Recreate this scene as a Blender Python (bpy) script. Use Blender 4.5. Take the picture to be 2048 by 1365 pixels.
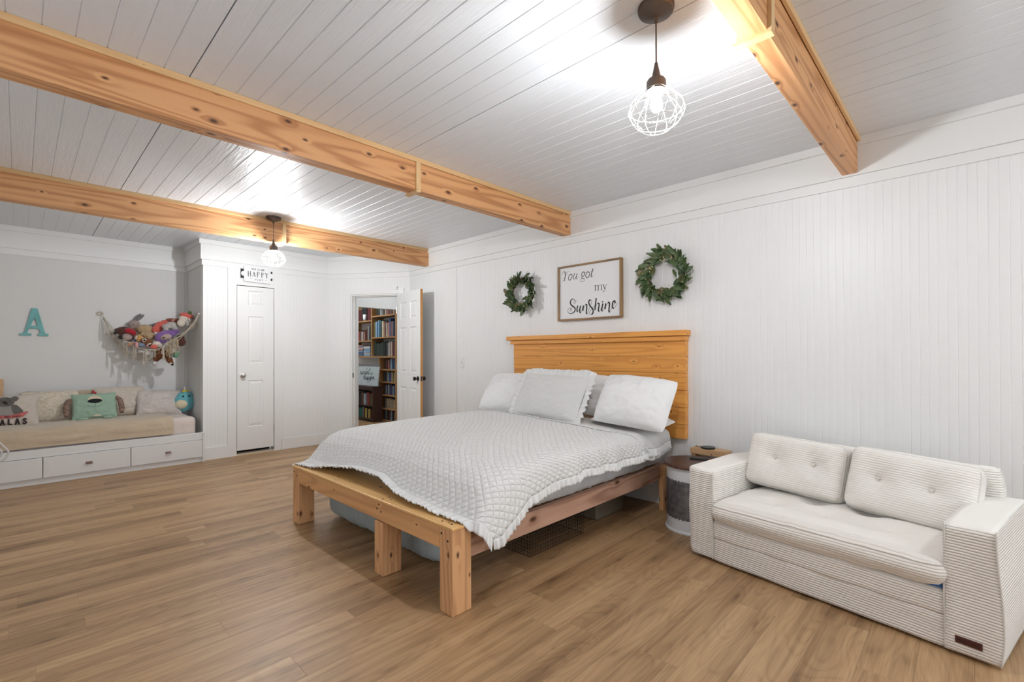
import bpy, bmesh, math, random
from math import sin, cos, pi, sqrt, radians, atan2, floor, exp
from mathutils import Vector, Matrix, noise

random.seed(7)
for o in list(bpy.data.objects):
    bpy.data.objects.remove(o, do_unlink=True)
scene = bpy.context.scene
COL = scene.collection

# ------------------------------------------------------------------ camera
F_PX, PX, PY = 952.8, 1024.0, 704.3          # focal length and principal point in pixels of the 2048 frame
YAW, PITCH, ROLL, EYE = 0.76815, 0.00507, -0.00244, 1.215
_f = Vector((cos(YAW), sin(YAW), 0)); _r = Vector((sin(YAW), -cos(YAW), 0)); _u = Vector((0, 0, 1))
_f2 = _f*cos(PITCH) + _u*sin(PITCH); _u2 = _u*cos(PITCH) - _f*sin(PITCH)
C_R = _r*cos(ROLL) + _u2*sin(ROLL); C_U = _u2*cos(ROLL) - _r*sin(ROLL); C_B = -_f2
cam_data = bpy.data.cameras.new('camera')
cam = bpy.data.objects.new('camera', cam_data); COL.objects.link(cam)
cam.matrix_world = Matrix(((C_R.x, C_U.x, C_B.x, 0), (C_R.y, C_U.y, C_B.y, 0), (C_R.z, C_U.z, C_B.z, EYE), (0, 0, 0, 1)))
cam_data.sensor_width = 36.0
cam_data.lens = F_PX/2048*36
cam_data.shift_y = (PY - 682.5)/2048
cam_data.clip_start = 0.02
scene.camera = cam

# ------------------------------------------------------------------ light and exposure
scene.view_settings.view_transform = 'Standard'
scene.view_settings.look = 'None'
scene.view_settings.gamma = 1.0
scene.view_settings.use_curve_mapping = False
scene.view_settings.exposure = 0.22
BULB = 1330.0                                  # radiance of the pendant bulbs
HALL = 45.0                                    # radiance of the unseen lamps added to hall and book room
FILL = 58.0                                     # power of the fill lights added outside three made-up windows
world = bpy.data.worlds.new('world'); scene.world = world
world.use_nodes = True
world.node_tree.nodes['Background'].inputs[0].default_value = (0.75, 0.85, 1.0, 1)
world.node_tree.nodes['Background'].inputs[1].default_value = 1.2

def area(name, loc, rot, sx, sy, power, col=(1, 1, 1)):
    l = bpy.data.lights.new(name, 'AREA'); l.shape = 'RECTANGLE'; l.size = sx; l.size_y = sy; l.energy = power; l.color = col
    o = bpy.data.objects.new(name, l); COL.objects.link(o); o.location = loc; o.rotation_euler = rot
    return o
area('added_fill', (0.9, -3.92, 1.45), (radians(90), 0, 0), 1.5, 1.15, FILL*0.55, (0.92, 0.96, 1.0))  # these three are fill lights, added outside made-up windows
area('added_fill', (2.75, -3.92, 1.45), (radians(90), 0, 0), 1.0, 1.15, FILL*0.40, (0.92, 0.96, 1.0))
area('added_fill', (-1.27, 1.9, 1.45), (radians(90), 0, -pi/2), 2.3, 1.15, FILL*0.05, (0.92, 0.96, 1.0))

# ------------------------------------------------------------------ helpers
WM = {}                                        # world matrix of every root, by name
def ray(u, v):
    return C_R*((u-PX)/F_PX) - C_U*((v-PY)/F_PX) - C_B
def at(u, v, ax, val):
    """point of the plane axis = val that is seen at pixel (u, v)"""
    d = ray(u, v); o = Vector((0, 0, EYE)); return o + d*((val-o[ax])/d[ax])

def thing(name, label, cat, loc=(0, 0, 0), rotz=0.0, group=None):
    o = bpy.data.objects.new(name, None); COL.objects.link(o)
    o.empty_display_size = 0.1
    o.location = loc; o.rotation_euler = (0, 0, rotz)
    WM[o.name] = Matrix.Translation(Vector(loc)) @ Matrix.Rotation(rotz, 4, 'Z')
    tag(o, label, cat, group)
    return o
def tag(o, label, cat, group=None, kind=None):
    o['label'] = label; o['category'] = cat
    if group: o['group'] = group
    if kind: o['kind'] = kind
    return o
def obj(name, bm, m, parent=None, smooth=False, bevel=0.0, sub=0, local=False, label=None, angle=None):
    me = bpy.data.meshes.new(name)
    if parent is not None:
        if not local: bm.transform(WM[parent.name].inverted())
    bm.normal_update(); bm.to_mesh(me); bm.free()
    o = bpy.data.objects.new(name, me); COL.objects.link(o)
    for mm in (m if isinstance(m, (list, tuple)) else [m]): me.materials.append(mm)
    if smooth:
        for p in me.polygons: p.use_smooth = True
        if angle: me.set_sharp_from_angle(angle=angle)
    if parent is not None:
        o.parent = parent; WM[o.name] = WM[parent.name]
    else: WM[o.name] = Matrix.Identity(4)
    if bevel:
        b = o.modifiers.new('bevel', 'BEVEL'); b.width = bevel; b.segments = 2; b.limit_method = 'ANGLE'
    if sub:
        s = o.modifiers.new('sub', 'SUBSURF'); s.levels = sub; s.render_levels = sub
    if label: o['label'] = label
    return o
def struct(name, bm, m, label=None, **k):
    o = obj(name, bm, m, **k); o['kind'] = 'structure'
    if label: o['label'] = label
    return o

def NB(): return bmesh.new()
def quad(bm, *p, mi=0):
    vs = [bm.verts.new(q) for q in p]; f = bm.faces.new(vs); f.material_index = mi; return f
def box(bm, x0, x1, y0, y1, z0, z1, M=None, mi=0):
    c = [Vector((x, y, z)) for z in (z0, z1) for y in (y0, y1) for x in (x0, x1)]
    if M is not None: c = [M @ q for q in c]
    v = [bm.verts.new(q) for q in c]
    for f in ((0, 2, 3, 1), (4, 5, 7, 6), (0, 1, 5, 4), (2, 6, 7, 3), (0, 4, 6, 2), (1, 3, 7, 5)):
        ff = bm.faces.new([v[i] for i in f]); ff.material_index = mi
    return bm
def prism(bm, pts, h0, h1, M=None, mi=0):
    """polygon pts (x, y) extruded from z = h0 to h1"""
    a = [Vector((p[0], p[1], h0)) for p in pts]; b = [Vector((p[0], p[1], h1)) for p in pts]
    if M is not None: a = [M @ q for q in a]; b = [M @ q for q in b]
    va = [bm.verts.new(q) for q in a]; vb = [bm.verts.new(q) for q in b]
    n = len(pts)
    fs = [bm.faces.new(va[::-1]), bm.faces.new(vb)]
    for i in range(n): fs.append(bm.faces.new([va[i], va[(i+1) % n], vb[(i+1) % n], vb[i]]))
    for f in fs: f.material_index = mi
def lathe(bm, prof, c=(0, 0, 0), seg=32, M=None, cap=True):
    rings = []
    for r, z in prof:
        ring = []
        for i in range(seg):
            a = 2*pi*i/seg; p = Vector((c[0]+r*cos(a), c[1]+r*sin(a), c[2]+z))
            ring.append(bm.verts.new(M @ p if M is not None else p))
        rings.append(ring)
    for k in range(len(rings)-1):
        for i in range(seg):
            bm.faces.new([rings[k][i], rings[k][(i+1) % seg], rings[k+1][(i+1) % seg], rings[k+1][i]])
    if cap:
        bm.faces.new(rings[0][::-1]); bm.faces.new(rings[-1])
def smoothpts(pts, n=6, closed=False):
    P = [Vector(p) for p in pts]; out = []; m = len(P)
    for i in range(m if closed else m-1):
        p0 = P[(i-1) % m] if (closed or i > 0) else P[0]; p1 = P[i]; p2 = P[(i+1) % m]
        p3 = P[(i+2) % m] if (closed or i+2 < m) else P[-1]
        for k in range(n):
            t = k/n
            out.append(0.5*((2*p1) + (p2-p0)*t + (2*p0-5*p1+4*p2-p3)*t*t + (3*p1-p0-3*p2+p3)*t**3))
    if not closed: out.append(P[-1])
    return out
def tube(bm, pts, r, seg=6, closed=False, M=None):
    P = [Vector(p) for p in pts]; n = len(P); rings = []
    up = Vector((0.13, 0.21, 1)).normalized()
    for i in range(n):
        a = P[(i-1) % n] if (closed or i > 0) else P[0]; b = P[(i+1) % n] if (closed or i < n-1) else P[-1]
        t = (b-a)
        t = t.normalized() if t.length > 1e-9 else Vector((0, 0, 1))
        s = t.cross(up)
        if s.length < 0.05: s = t.cross(Vector((1, 0.1, 0)))
        s.normalize(); w = s.cross(t)
        rr = r[i] if isinstance(r, (list, tuple)) else r
        ring = []
        for k in range(seg):
            q = P[i] + (s*cos(2*pi*k/seg) + w*sin(2*pi*k/seg))*rr
            ring.append(bm.verts.new(M @ q if M is not None else q))
        rings.append(ring)
    for i in range(n if closed else n-1):
        A = rings[i]; B = rings[(i+1) % n]
        for k in range(seg): bm.faces.new([A[k], A[(k+1) % seg], B[(k+1) % seg], B[k]])
    if not closed and seg > 2:
        bm.faces.new(rings[0][::-1]); bm.faces.new(rings[-1])
def ball(bm, c, r, seg=14, M=None, rot=None, mi=0):
    if isinstance(r, (int, float)): r = (r, r, r)
    R = rot.to_4x4() if rot is not None else Matrix.Identity(4)
    X = Matrix.Translation(Vector(c)) @ R @ Matrix.Diagonal((r[0], r[1], r[2], 1))
    if M is not None: X = M @ X
    n0 = len(bm.faces)
    ret = bmesh.ops.create_uvsphere(bm, u_segments=seg, v_segments=max(6, seg*2//3), radius=1, matrix=X)
    if mi:
        for v in ret['verts']:
            for f in v.link_faces: f.material_index = mi

# ------------------------------------------------------------------ materials
def NM(name):
    m = bpy.data.materials.new(name); m.use_nodes = True
    nt = m.node_tree; return m, nt, nt.nodes['Principled BSDF']
def N(nt, t, **k):
    n = nt.nodes.new(t)
    for a, b in k.items(): setattr(n, a, b)
    return n
def math_(nt, op, a, b=None, c=None):
    n = N(nt, 'ShaderNodeMath', operation=op)
    for i, v in enumerate((a, b, c)):
        if v is None: continue
        if isinstance(v, (int, float)): n.inputs[i].default_value = v
        else: nt.links.new(v, n.inputs[i])
    return n.outputs[0]
def coords(nt, scale=(1, 1, 1), kind='Object', rot=(0, 0, 0), loc=(0, 0, 0)):
    tc = N(nt, 'ShaderNodeTexCoord'); mp = N(nt, 'ShaderNodeMapping')
    mp.inputs['Scale'].default_value = scale; mp.inputs['Rotation'].default_value = rot; mp.inputs['Location'].default_value = loc
    nt.links.new(tc.outputs[kind], mp.inputs[0]); return mp.outputs[0]
def noise_(nt, vec, scale=5, detail=4, rough=0.5, dist=0.0):
    n = N(nt, 'ShaderNodeTexNoise'); n.inputs['Scale'].default_value = scale; n.inputs['Detail'].default_value = detail
    n.inputs['Roughness'].default_value = rough; n.inputs['Distortion'].default_value = dist
    if vec is not None: nt.links.new(vec, n.inputs['Vector'])
    return n.outputs[0]
def ramp(nt, fac, stops):
    r = N(nt, 'ShaderNodeValToRGB'); e = r.color_ramp.elements
    while len(e) < len(stops): e.new(0.5)
    for i, (p, c) in enumerate(stops):
        e[i].position = p; e[i].color = (c[0], c[1], c[2], 1) if isinstance(c, (tuple, list)) else (c, c, c, 1)
    nt.links.new(fac, r.inputs[0]); return r.outputs[0]
def mixc(nt, fac, a, b, mode='MIX'):
    n = N(nt, 'ShaderNodeMix', data_type='RGBA', blend_type=mode)
    for i, v in ((0, fac), (6, a), (7, b)):
        if isinstance(v, (int, float)): n.inputs[i].default_value = v
        elif isinstance(v, (tuple, list)): n.inputs[i].default_value = (v[0], v[1], v[2], 1)
        else: nt.links.new(v, n.inputs[i])
    return n.outputs[2]
def bump(nt, b, h, dist=0.01, strength=1.0):
    n = N(nt, 'ShaderNodeBump'); n.inputs['Distance'].default_value = dist; n.inputs['Strength'].default_value = strength
    nt.links.new(h, n.inputs['Height']); nt.links.new(n.outputs[0], b.inputs['Normal'])
def simple(name, col, rough=0.5, metal=0.0, nscale=0, ndist=0.002, var=0.0, sheen=0.0, spec=0.5, vscale=3.0):
    m, nt, b = NM(name)
    b.inputs['Base Color'].default_value = (*col, 1); b.inputs['Roughness'].default_value = rough
    b.inputs['Metallic'].default_value = metal; b.inputs['Specular IOR Level'].default_value = spec
    if sheen: b.inputs['Sheen Weight'].default_value = sheen
    v = coords(nt)
    if nscale: bump(nt, b, noise_(nt, v, nscale, 5), ndist)
    if var:
        n = noise_(nt, v, vscale, 4)
        c = ramp(nt, n, [(0.3, tuple(x*(1-var) for x in col)), (0.7, tuple(min(1, x*(1+var)) for x in col))])
        nt.links.new(c, b.inputs['Base Color'])
    return m
def wood(name, light, dark, knot=(0.10, 0.035, 0.012), axis=0, rough=0.5, grain=1.0, knots=1.0, ksc=4.0, coat=0.0, seed=0.0, contrast=1.0):
    m, nt, b = NM(name)
    al = 0.06                                     # how much slower the figure runs along the grain
    sc = [1.0, 1.0, 1.0]; sc[axis] = al
    oi = N(nt, 'ShaderNodeObjectInfo')
    vadd = N(nt, 'ShaderNodeVectorMath', operation='ADD')
    tc = N(nt, 'ShaderNodeTexCoord'); nt.links.new(tc.outputs['Object'], vadd.inputs[0])
    rr = N(nt, 'ShaderNodeVectorMath', operation='SCALE'); rr.inputs[0].default_value = (3.1, 4.7, 2.3)
    nt.links.new(math_(nt, 'ADD', oi.outputs['Random'], seed), rr.inputs['Scale']); nt.links.new(rr.outputs[0], vadd.inputs[1])
    mp = N(nt, 'ShaderNodeMapping'); mp.inputs['Scale'].default_value = sc; nt.links.new(vadd.outputs[0], mp.inputs[0])
    v = mp.outputs[0]
    # knots
    sx = N(nt, 'ShaderNodeSeparateXYZ'); nt.links.new(vadd.outputs[0], sx.inputs[0]); oth = [i for i in range(3) if i != axis]
    mk = N(nt, 'ShaderNodeCombineXYZ'); nt.links.new(math_(nt, 'MULTIPLY', sx.outputs[axis], 0.5), mk.inputs[0])
    nt.links.new(math_(nt, 'ADD', sx.outputs[oth[0]], sx.outputs[oth[1]]), mk.inputs[1])
    vo = N(nt, 'ShaderNodeTexVoronoi', voronoi_dimensions='2D'); vo.inputs['Scale'].default_value = ksc*1.5; nt.links.new(mk.outputs[0], vo.inputs['Vector'])
    sc_ = N(nt, 'ShaderNodeSeparateColor'); nt.links.new(vo.outputs['Color'], sc_.inputs[0])
    d = math_(nt, 'ADD', math_(nt, 'DIVIDE', vo.outputs['Distance'], math_(nt, 'ADD', math_(nt, 'MULTIPLY', sc_.outputs[1], 0.8), 0.5)), math_(nt, 'MULTIPLY', math_(nt, 'LESS_THAN', sc_.outputs[0], 0.18), 1.0))
    near = ramp(nt, d, [(0.0, 1.0), (0.22, 0.0)])
    # annual rings, bent around the knots
    big = noise_(nt, v, 4.5, 2, 0.5, 0.3)
    g = math_(nt, 'ADD', math_(nt, 'MULTIPLY', big, 16.0), math_(nt, 'MULTIPLY', near, 0.75))
    rings = math_(nt, 'MULTIPLY', math_(nt, 'ADD', math_(nt, 'SINE', math_(nt, 'MULTIPLY', g, 6.0)), 1.0), 0.5)
    rings = math_(nt, 'POWER', rings, 2.2)
    fs = [1.0, 1.0, 1.0]; fs[axis] = 0.02
    mf = N(nt, 'ShaderNodeMapping'); mf.inputs['Scale'].default_value = fs; nt.links.new(vadd.outputs[0], mf.inputs[0])
    fine = noise_(nt, mf.outputs[0], 150, 3, 0.6)
    tone = noise_(nt, v, 1.6, 3)
    fac = math_(nt, 'ADD', math_(nt, 'MULTIPLY', rings, 0.42*contrast), math_(nt, 'ADD', math_(nt, 'MULTIPLY', fine, 0.22), math_(nt, 'MULTIPLY', tone, 0.5)))
    col = ramp(nt, fac, [(0.25, light), (0.95, dark)])
    kf = ramp(nt, d, [(0.030*knots, 1.0), (0.050*knots+0.001, 0.6), (0.085*knots+0.002, 0.0)])
    col = mixc(nt, kf, col, knot)
    nt.links.new(col, b.inputs['Base Color']); b.inputs['Roughness'].default_value = rough
    b.inputs['Coat Weight'].default_value = coat
    bump(nt, b, fine, 0.0008*grain)
    return m

def paint(name, col, rough=0.45, grain=0.0, gaxis=1, var=0.02, spec=0.5):
    m, nt, b = NM(name)
    b.inputs['Roughness'].default_value = rough; b.inputs['Specular IOR Level'].default_value = spec
    n = noise_(nt, coords(nt), 2.0, 5)
    nt.links.new(ramp(nt, n, [(0.3, tuple(x*(1-var) for x in col)), (0.7, col)]), b.inputs['Base Color'])
    sc = [14.0, 14.0, 14.0]; sc[gaxis] = 1.2
    h = noise_(nt, coords(nt, tuple(sc)), 4.0, 6, 0.65, 0.6)
    bump(nt, b, h, grain if grain else 0.0006)
    return m
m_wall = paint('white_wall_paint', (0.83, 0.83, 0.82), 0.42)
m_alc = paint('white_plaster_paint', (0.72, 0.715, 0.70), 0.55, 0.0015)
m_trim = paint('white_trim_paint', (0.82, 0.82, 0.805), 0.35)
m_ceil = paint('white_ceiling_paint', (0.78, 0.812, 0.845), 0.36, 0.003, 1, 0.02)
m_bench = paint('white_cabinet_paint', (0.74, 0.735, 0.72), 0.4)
m_gap = simple('dark_gap', (0.02, 0.018, 0.015), 0.9)

def floor_mat():
    m, nt, b = NM('oak_vinyl_planks')
    tc = N(nt, 'ShaderNodeTexCoord'); sp = N(nt, 'ShaderNodeSeparateXYZ'); nt.links.new(tc.outputs['Object'], sp.inputs[0])
    x, y = sp.outputs[0], sp.outputs[1]
    ry = math_(nt, 'DIVIDE', y, 0.165); row = math_(nt, 'FLOOR', ry)
    wn = N(nt, 'ShaderNodeTexWhiteNoise', noise_dimensions='1D'); nt.links.new(row, wn.inputs['W'])
    rx = math_(nt, 'ADD', math_(nt, 'DIVIDE', x, 1.22), wn.outputs[0]); colm = math_(nt, 'FLOOR', rx)
    w2 = N(nt, 'ShaderNodeTexWhiteNoise', noise_dimensions='2D'); cb = N(nt, 'ShaderNodeCombineXYZ')
    nt.links.new(row, cb.inputs[0]); nt.links.new(colm, cb.inputs[1]); nt.links.new(cb.outputs[0], w2.inputs['Vector'])
    rnd = w2.outputs[0]
    def vec(ax, ay, k):
        c = N(nt, 'ShaderNodeCombineXYZ')
        nt.links.new(math_(nt, 'MULTIPLY', x, ax), c.inputs[0]); nt.links.new(math_(nt, 'MULTIPLY', y, ay), c.inputs[1])
        nt.links.new(math_(nt, 'MULTIPLY', rnd, k), c.inputs[2]); return c.outputs[0]
    broad = noise_(nt, vec(0.45, 7.0, 40), 1.0, 3, 0.5, 0.15)
    mid = noise_(nt, vec(0.9, 34.0, 60), 1.0, 4, 0.6, 0.25)
    fine = noise_(nt, vec(4.0, 260.0, 20), 1.0, 3, 0.6)
    cath = math_(nt, 'MULTIPLY', noise_(nt, vec(1.3, 6.5, 90), 1.0, 1.5, 0.4, 0.3), 95.0)
    cath = math_(nt, 'POWER', math_(nt, 'MULTIPLY', math_(nt, 'ADD', math_(nt, 'SINE', cath), 1.0), 0.5), 3.0)
    fac = math_(nt, 'MULTIPLY', broad, 0.62)
    fac = math_(nt, 'ADD', fac, math_(nt, 'MULTIPLY', mid, 0.42))
    fac = math_(nt, 'ADD', fac, math_(nt, 'MULTIPLY', fine, 0.30))
    fac = math_(nt, 'SUBTRACT', math_(nt, 'ADD', fac, math_(nt, 'MULTIPLY', rnd, 0.07)), 0.02)
    fac = math_(nt, 'SUBTRACT', fac, math_(nt, 'MULTIPLY', cath, 0.055))
    vk = N(nt, 'ShaderNodeTexVoronoi', voronoi_dimensions='2D'); vk.inputs['Scale'].default_value = 1.0; nt.links.new(vec(1.5, 5.0, 0), vk.inputs['Vector'])
    fac = math_(nt, 'SUBTRACT', fac, ramp(nt, vk.outputs['Distance'], [(0.02, 0.15), (0.08, 0.05), (0.26, 0.0)]))
    c = ramp(nt, fac, [(0.42, (0.155, 0.083, 0.036)), (0.58, (0.305, 0.178, 0.084)), (0.72, (0.44, 0.272, 0.136)), (0.90, (0.57, 0.375, 0.20))])
    fy = math_(nt, 'FRACT', ry); fx = math_(nt, 'FRACT', rx)
    ey = math_(nt, 'MINIMUM', fy, math_(nt, 'SUBTRACT', 1.0, fy)); ex = math_(nt, 'MINIMUM', fx, math_(nt, 'SUBTRACT', 1.0, fx))
    seam = math_(nt, 'MINIMUM', math_(nt, 'MULTIPLY', ey, 0.165), math_(nt, 'MULTIPLY', ex, 1.22))
    sl = ramp(nt, math_(nt, 'MULTIPLY', seam, 100.0), [(0.03, 0.0), (0.09, 1.0)])
    c = mixc(nt, math_(nt, 'MULTIPLY', math_(nt, 'SUBTRACT', 1.0, sl), 0.25), c, (0.07, 0.04, 0.02))
    nt.links.new(c, b.inputs['Base Color'])
    b.inputs['Roughness'].default_value = 0.42
    h = math_(nt, 'ADD', math_(nt, 'MULTIPLY', fine, 0.4), sl)
    bump(nt, b, h, 0.0006)
    return m
m_floor = floor_mat()
m_beam = wood('beam_wood', (0.76, 0.41, 0.185), (0.46, 0.195, 0.070), axis=0, knots=1.15, ksc=5.0, contrast=1.15)
m_strip = wood('pale_strip_wood', (0.78, 0.52, 0.26), (0.62, 0.36, 0.16), axis=0, knots=0.2, contrast=0.5)
m_stripz = wood('pale_upright_wood', (0.78, 0.54, 0.28), (0.62, 0.38, 0.17), axis=2, knots=0.2, contrast=0.5)
m_bronze = simple('bronze_metal', (0.10, 0.075, 0.06), 0.45, 0.6)
m_cage = simple('pale_wire_metal', (0.55, 0.53, 0.50), 0.35, 0.8)
m_steel = simple('brushed_steel', (0.55, 0.53, 0.50), 0.3, 1.0)
m_black = simple('black_metal', (0.02, 0.017, 0.015), 0.35, 0.5)
def emit(name, s, col=(0.93, 0.965, 1.0)):
    m, nt, b = NM(name); b.inputs['Emission Color'].default_value = (*col, 1); b.inputs['Emission Strength'].default_value = s
    b.inputs['Base Color'].default_value = (1, 1, 1, 1); return m
m_bulb = emit('lit_bulb', BULB); m_bulb2 = emit('bright_lit_bulb', BULB*1.35)

# ------------------------------------------------------------------ setting
ZC = 2.55; WX = 3.63; CY = 6.38; AY = 7.13; LX = -1.15; BY = -3.8; CX = 1.475
def pin(bm): return bm
bm = NB(); box(bm, LX-0.1, 5.8, BY-0.2, 9.6, -0.08, 0.0)
struct('floor', bm, m_floor, 'brown oak plank floor')

# ceiling: grooved boards running along Y, a wider joint every fourth foot
def ceiling():
    bm = NB(); x0, x1 = LX-0.05, WX+0.0
    xs = []                                              # (x, z) profile
    pitch = 1.2085/12; base = 0.566
    k0 = int(math.floor((x0-base)/pitch)); k1 = int(math.ceil((x1-base)/pitch))
    prof = [(x0, 0.0)]
    for k in range(k0, k1+1):
        g = base + k*pitch; seam = (k % 12 == 0)
        w, d = (0.0025, 0.016) if seam else (0.0034, 0.0028)
        if g-w <= prof[-1][0] or g+w >= x1: continue
        if seam: prof += [(g-w, 0), (g-w+0.0005, d), (g+w-0.0005, d), (g+w, 0)]
        else: prof += [(g-w, 0), (g-w*0.35, d), (g+w*0.35, d), (g+w, 0)]
    prof.append((x1, 0.0))
    rows = []
    for y in (BY-0.05, AY+0.05):
        rows.append([bm.verts.new((x, y, ZC+z)) for x, z in prof])
    for i in range(len(prof)-1):
        f = bm.faces.new([rows[0][i], rows[1][i], rows[1][i+1], rows[0][i+1]])
        f.material_index = 1 if prof[i][1] > 0.01 and prof[i+1][1] > 0.01 else 0
    box(bm, x0, x1, BY-0.05, AY+0.05, ZC+0.03, ZC+0.1)
    return bm
struct("ceiling", ceiling(), [m_ceil, m_gap], 'white painted board ceiling')

def panel_wall(A, t, n, L, openings=(), z1=ZC+0.02, groove=True, thick=0.1, pitch=0.0406, z0=-0.02):
    """beadboard wall from A along t (unit), facing n, with openings (s0, s1, ztop)"""
    bm = NB(); A = Vector(A); t = Vector(t).normalized(); n = Vector(n).normalized()
    segs = []; s = 0.0
    for (a, b_, zt) in sorted(openings):
        segs.append((s, a, z0)); segs.append((a, b_, zt)); s = b_
    segs.append((s, L, z0))
    for (a, b_, zb) in segs:
        if b_-a < 1e-4: continue
        prof = [(a, 0.0)]
        if groove:
            k = int(math.ceil(a/pitch))
            while k*pitch < b_-0.004:
                g = k*pitch
                if g-0.0028 > prof[-1][0]: prof += [(g-0.0028, 0), (g-0.001, -0.0015), (g+0.001, -0.0015), (g+0.0028, 0)]
                k += 1
        prof.append((b_, 0.0))
        lo = [bm.verts.new(A+t*s_+n*d+Vector((0, 0, zb))) for s_, d in prof]
        hi = [bm.verts.new(A+t*s_+n*d+Vector((0, 0, z1))) for s_, d in prof]
        for i in range(len(prof)-1): bm.faces.new([lo[i], lo[i+1], hi[i+1], hi[i]])
        # ends, top, bottom and back
        for (s_, ) in ((a,), (b_,)):
            quad(bm, A+t*s_+Vector((0, 0, zb)), A+t*s_-n*thick+Vector((0, 0, zb)), A+t*s_-n*thick+Vector((0, 0, z1)), A+t*s_+Vector((0, 0, z1)))
        quad(bm, A+t*a-n*thick+Vector((0, 0, zb)), A+t*b_-n*thick+Vector((0, 0, zb)), A+t*b_-n*thick+Vector((0, 0, z1)), A+t*a-n*thick+Vector((0, 0, z1)))
        quad(bm, A+t*a+Vector((0, 0, zb)), A+t*b_+Vector((0, 0, zb)), A+t*b_-n*thick+Vector((0, 0, zb)), A+t*a-n*thick+Vector((0, 0, zb)))
    bmesh.ops.recalc_face_normals(bm, faces=bm.faces)
    return bm
# diagonal wall
DA = Vector((2.965, CY, 0)); DB = Vector((WX, 5.40, 0)); DT = (DB-DA).normalized(); DN = Vector((DT.y, -DT.x, 0))
DL = (DB-DA).length
struct('wall_right', panel_wall((WX, BY, 0), (0, 1, 0), (-1, 0, 0), 5.40-BY), m_wall, 'white beadboard wall behind the bed')
struct('wall_diagonal', panel_wall(DA, DT, DN, DL, [(0.335, 1.03, 2.035)]), m_wall, 'white beadboard corner wall with the open doorway')
struct('wall_closet', panel_wall((CX, CY, 0), (1, 0, 0), (0, -1, 0), 2.965-CX, [(1.825-CX, 2.252-CX, 2.065)]), m_wall, 'white beadboard wall with the closet door')
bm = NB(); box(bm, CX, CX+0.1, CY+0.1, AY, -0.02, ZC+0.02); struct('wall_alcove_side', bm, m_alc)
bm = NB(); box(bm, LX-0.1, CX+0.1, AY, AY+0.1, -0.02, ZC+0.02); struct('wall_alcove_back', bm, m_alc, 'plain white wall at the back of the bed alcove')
bm = NB()
for (y0, y1, z0, z1) in ((BY, 0.7, -0.02, ZC), (0.7, 3.1, -0.02, 0.85), (0.7, 3.1, 2.05, ZC), (3.1, AY, -0.02, ZC)): box(bm, LX-0.1, LX, y0, y1, z0, z1)
struct('wall_left', bm, m_wall)
bm = NB()
for a, b_, c, d in ((0.7, 3.1, 0.85, 0.89), (0.7, 3.1, 2.01, 2.05), (0.7, 0.74, 0.89, 2.01), (3.06, 3.1, 0.89, 2.01), (1.885, 1.915, 0.89, 2.01)): box(bm, LX-0.07, LX-0.02, a, b_, c, d)
struct('added_window_3', bm, m_trim)  # unseen frame, added where the left fill light comes in
# wall behind the camera, with two unseen windows added for fill light
bm = NB()
for (x0, x1, z0, z1) in ((LX, 0.1, -0.02, ZC), (0.1, 1.7, -0.02, 0.85), (0.1, 1.7, 2.05, ZC), (1.7, 2.2, -0.02, ZC), (2.2, 3.3, -0.02, 0.85), (2.2, 3.3, 2.05, ZC), (3.3, WX, -0.02, ZC)):
    box(bm, x0, x1, BY-0.1, BY, z0, z1)
struct('wall_back', bm, m_wall)
for i, (x0, x1) in enumerate(((0.1, 1.7), (2.2, 3.3))):
    bm = NB()
    for a, b_, c, d in ((x0, x1, 0.85, 0.89), (x0, x1, 2.01, 2.05), (x0, x0+0.04, 0.89, 2.01), (x1-0.04, x1, 0.89, 2.01), ((x0+x1)/2-0.015, (x0+x1)/2+0.015, 0.89, 2.01)):
        box(bm, a, b_, BY-0.07, BY-0.02, c, d)
    struct('added_window_%d' % (i+1), bm, m_trim)

# mouldings: two strips with a frieze board between them, following the walls
def moulding(name, path, prof, m):
    """prof: (out, z) rectangle list of cross sections as closed polygons; path: list of (point, inward normal)"""
    bm = NB()
    for (o1, z0, z1) in prof:
        loops = []
        for (p, nrm) in path:
            p = Vector((p[0], p[1], 0)); q = Vector((nrm[0], nrm[1], 0))
            loops.append([bm.verts.new(p+Vector((0, 0, z0))), bm.verts.new(p+q*o1+Vector((0, 0, z0))), bm.verts.new(p+q*o1+Vector((0, 0, z1))), bm.verts.new(p+Vector((0, 0, z1)))])
        for i in range(len(loops)-1):
            for k in range(4): bm.faces.new([loops[i][k], loops[i][(k+1) % 4], loops[i+1][(k+1) % 4], loops[i+1][k]])
        bm.faces.new(loops[0]); bm.faces.new(loops[-1][::-1])
    bmesh.ops.recalc_face_normals(bm, faces=bm.faces)
    return struct(name, bm, m)
def miter(pts):
    """inward mitred normals of an open polyline walked with the room on its right"""
    out = []
    for i, p in enumerate(pts):
        ns = []
        for a, b_ in ((i-1, i), (i, i+1)):
            if a < 0 or b_ >= len(pts): continue
            d = Vector((pts[b_][0]-pts[a][0], pts[b_][1]-pts[a][1])).normalized(); ns.append(Vector((d.y, -d.x)))
        if len(ns) == 1: q = ns[0]
        else:
            h = (ns[0]+ns[1]).normalized(); q = h/max(0.2, h.dot(ns[0]))
        out.append((p, (q.x, q.y)))
    return out
main = [(CX, AY), (CX, CY), (2.965, CY), (WX, 5.40), (WX, BY)]
alc = [(LX, BY), (LX, AY), (CX, AY)]
path_m = miter([(LX, BY), (LX, AY), (CX, AY), (CX, CY), (2.965, CY), (WX, 5.40), (WX, BY)])
moulding('trim_1', path_m, [(0.048, 2.498, ZC+0.005)], m_trim)
moulding('trim_2', path_m, [(0.030, 2.322, 2.4985)], m_trim)
moulding('trim_3', path_m, [(0.015, 2.258, 2.3215)], m_trim)
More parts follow.
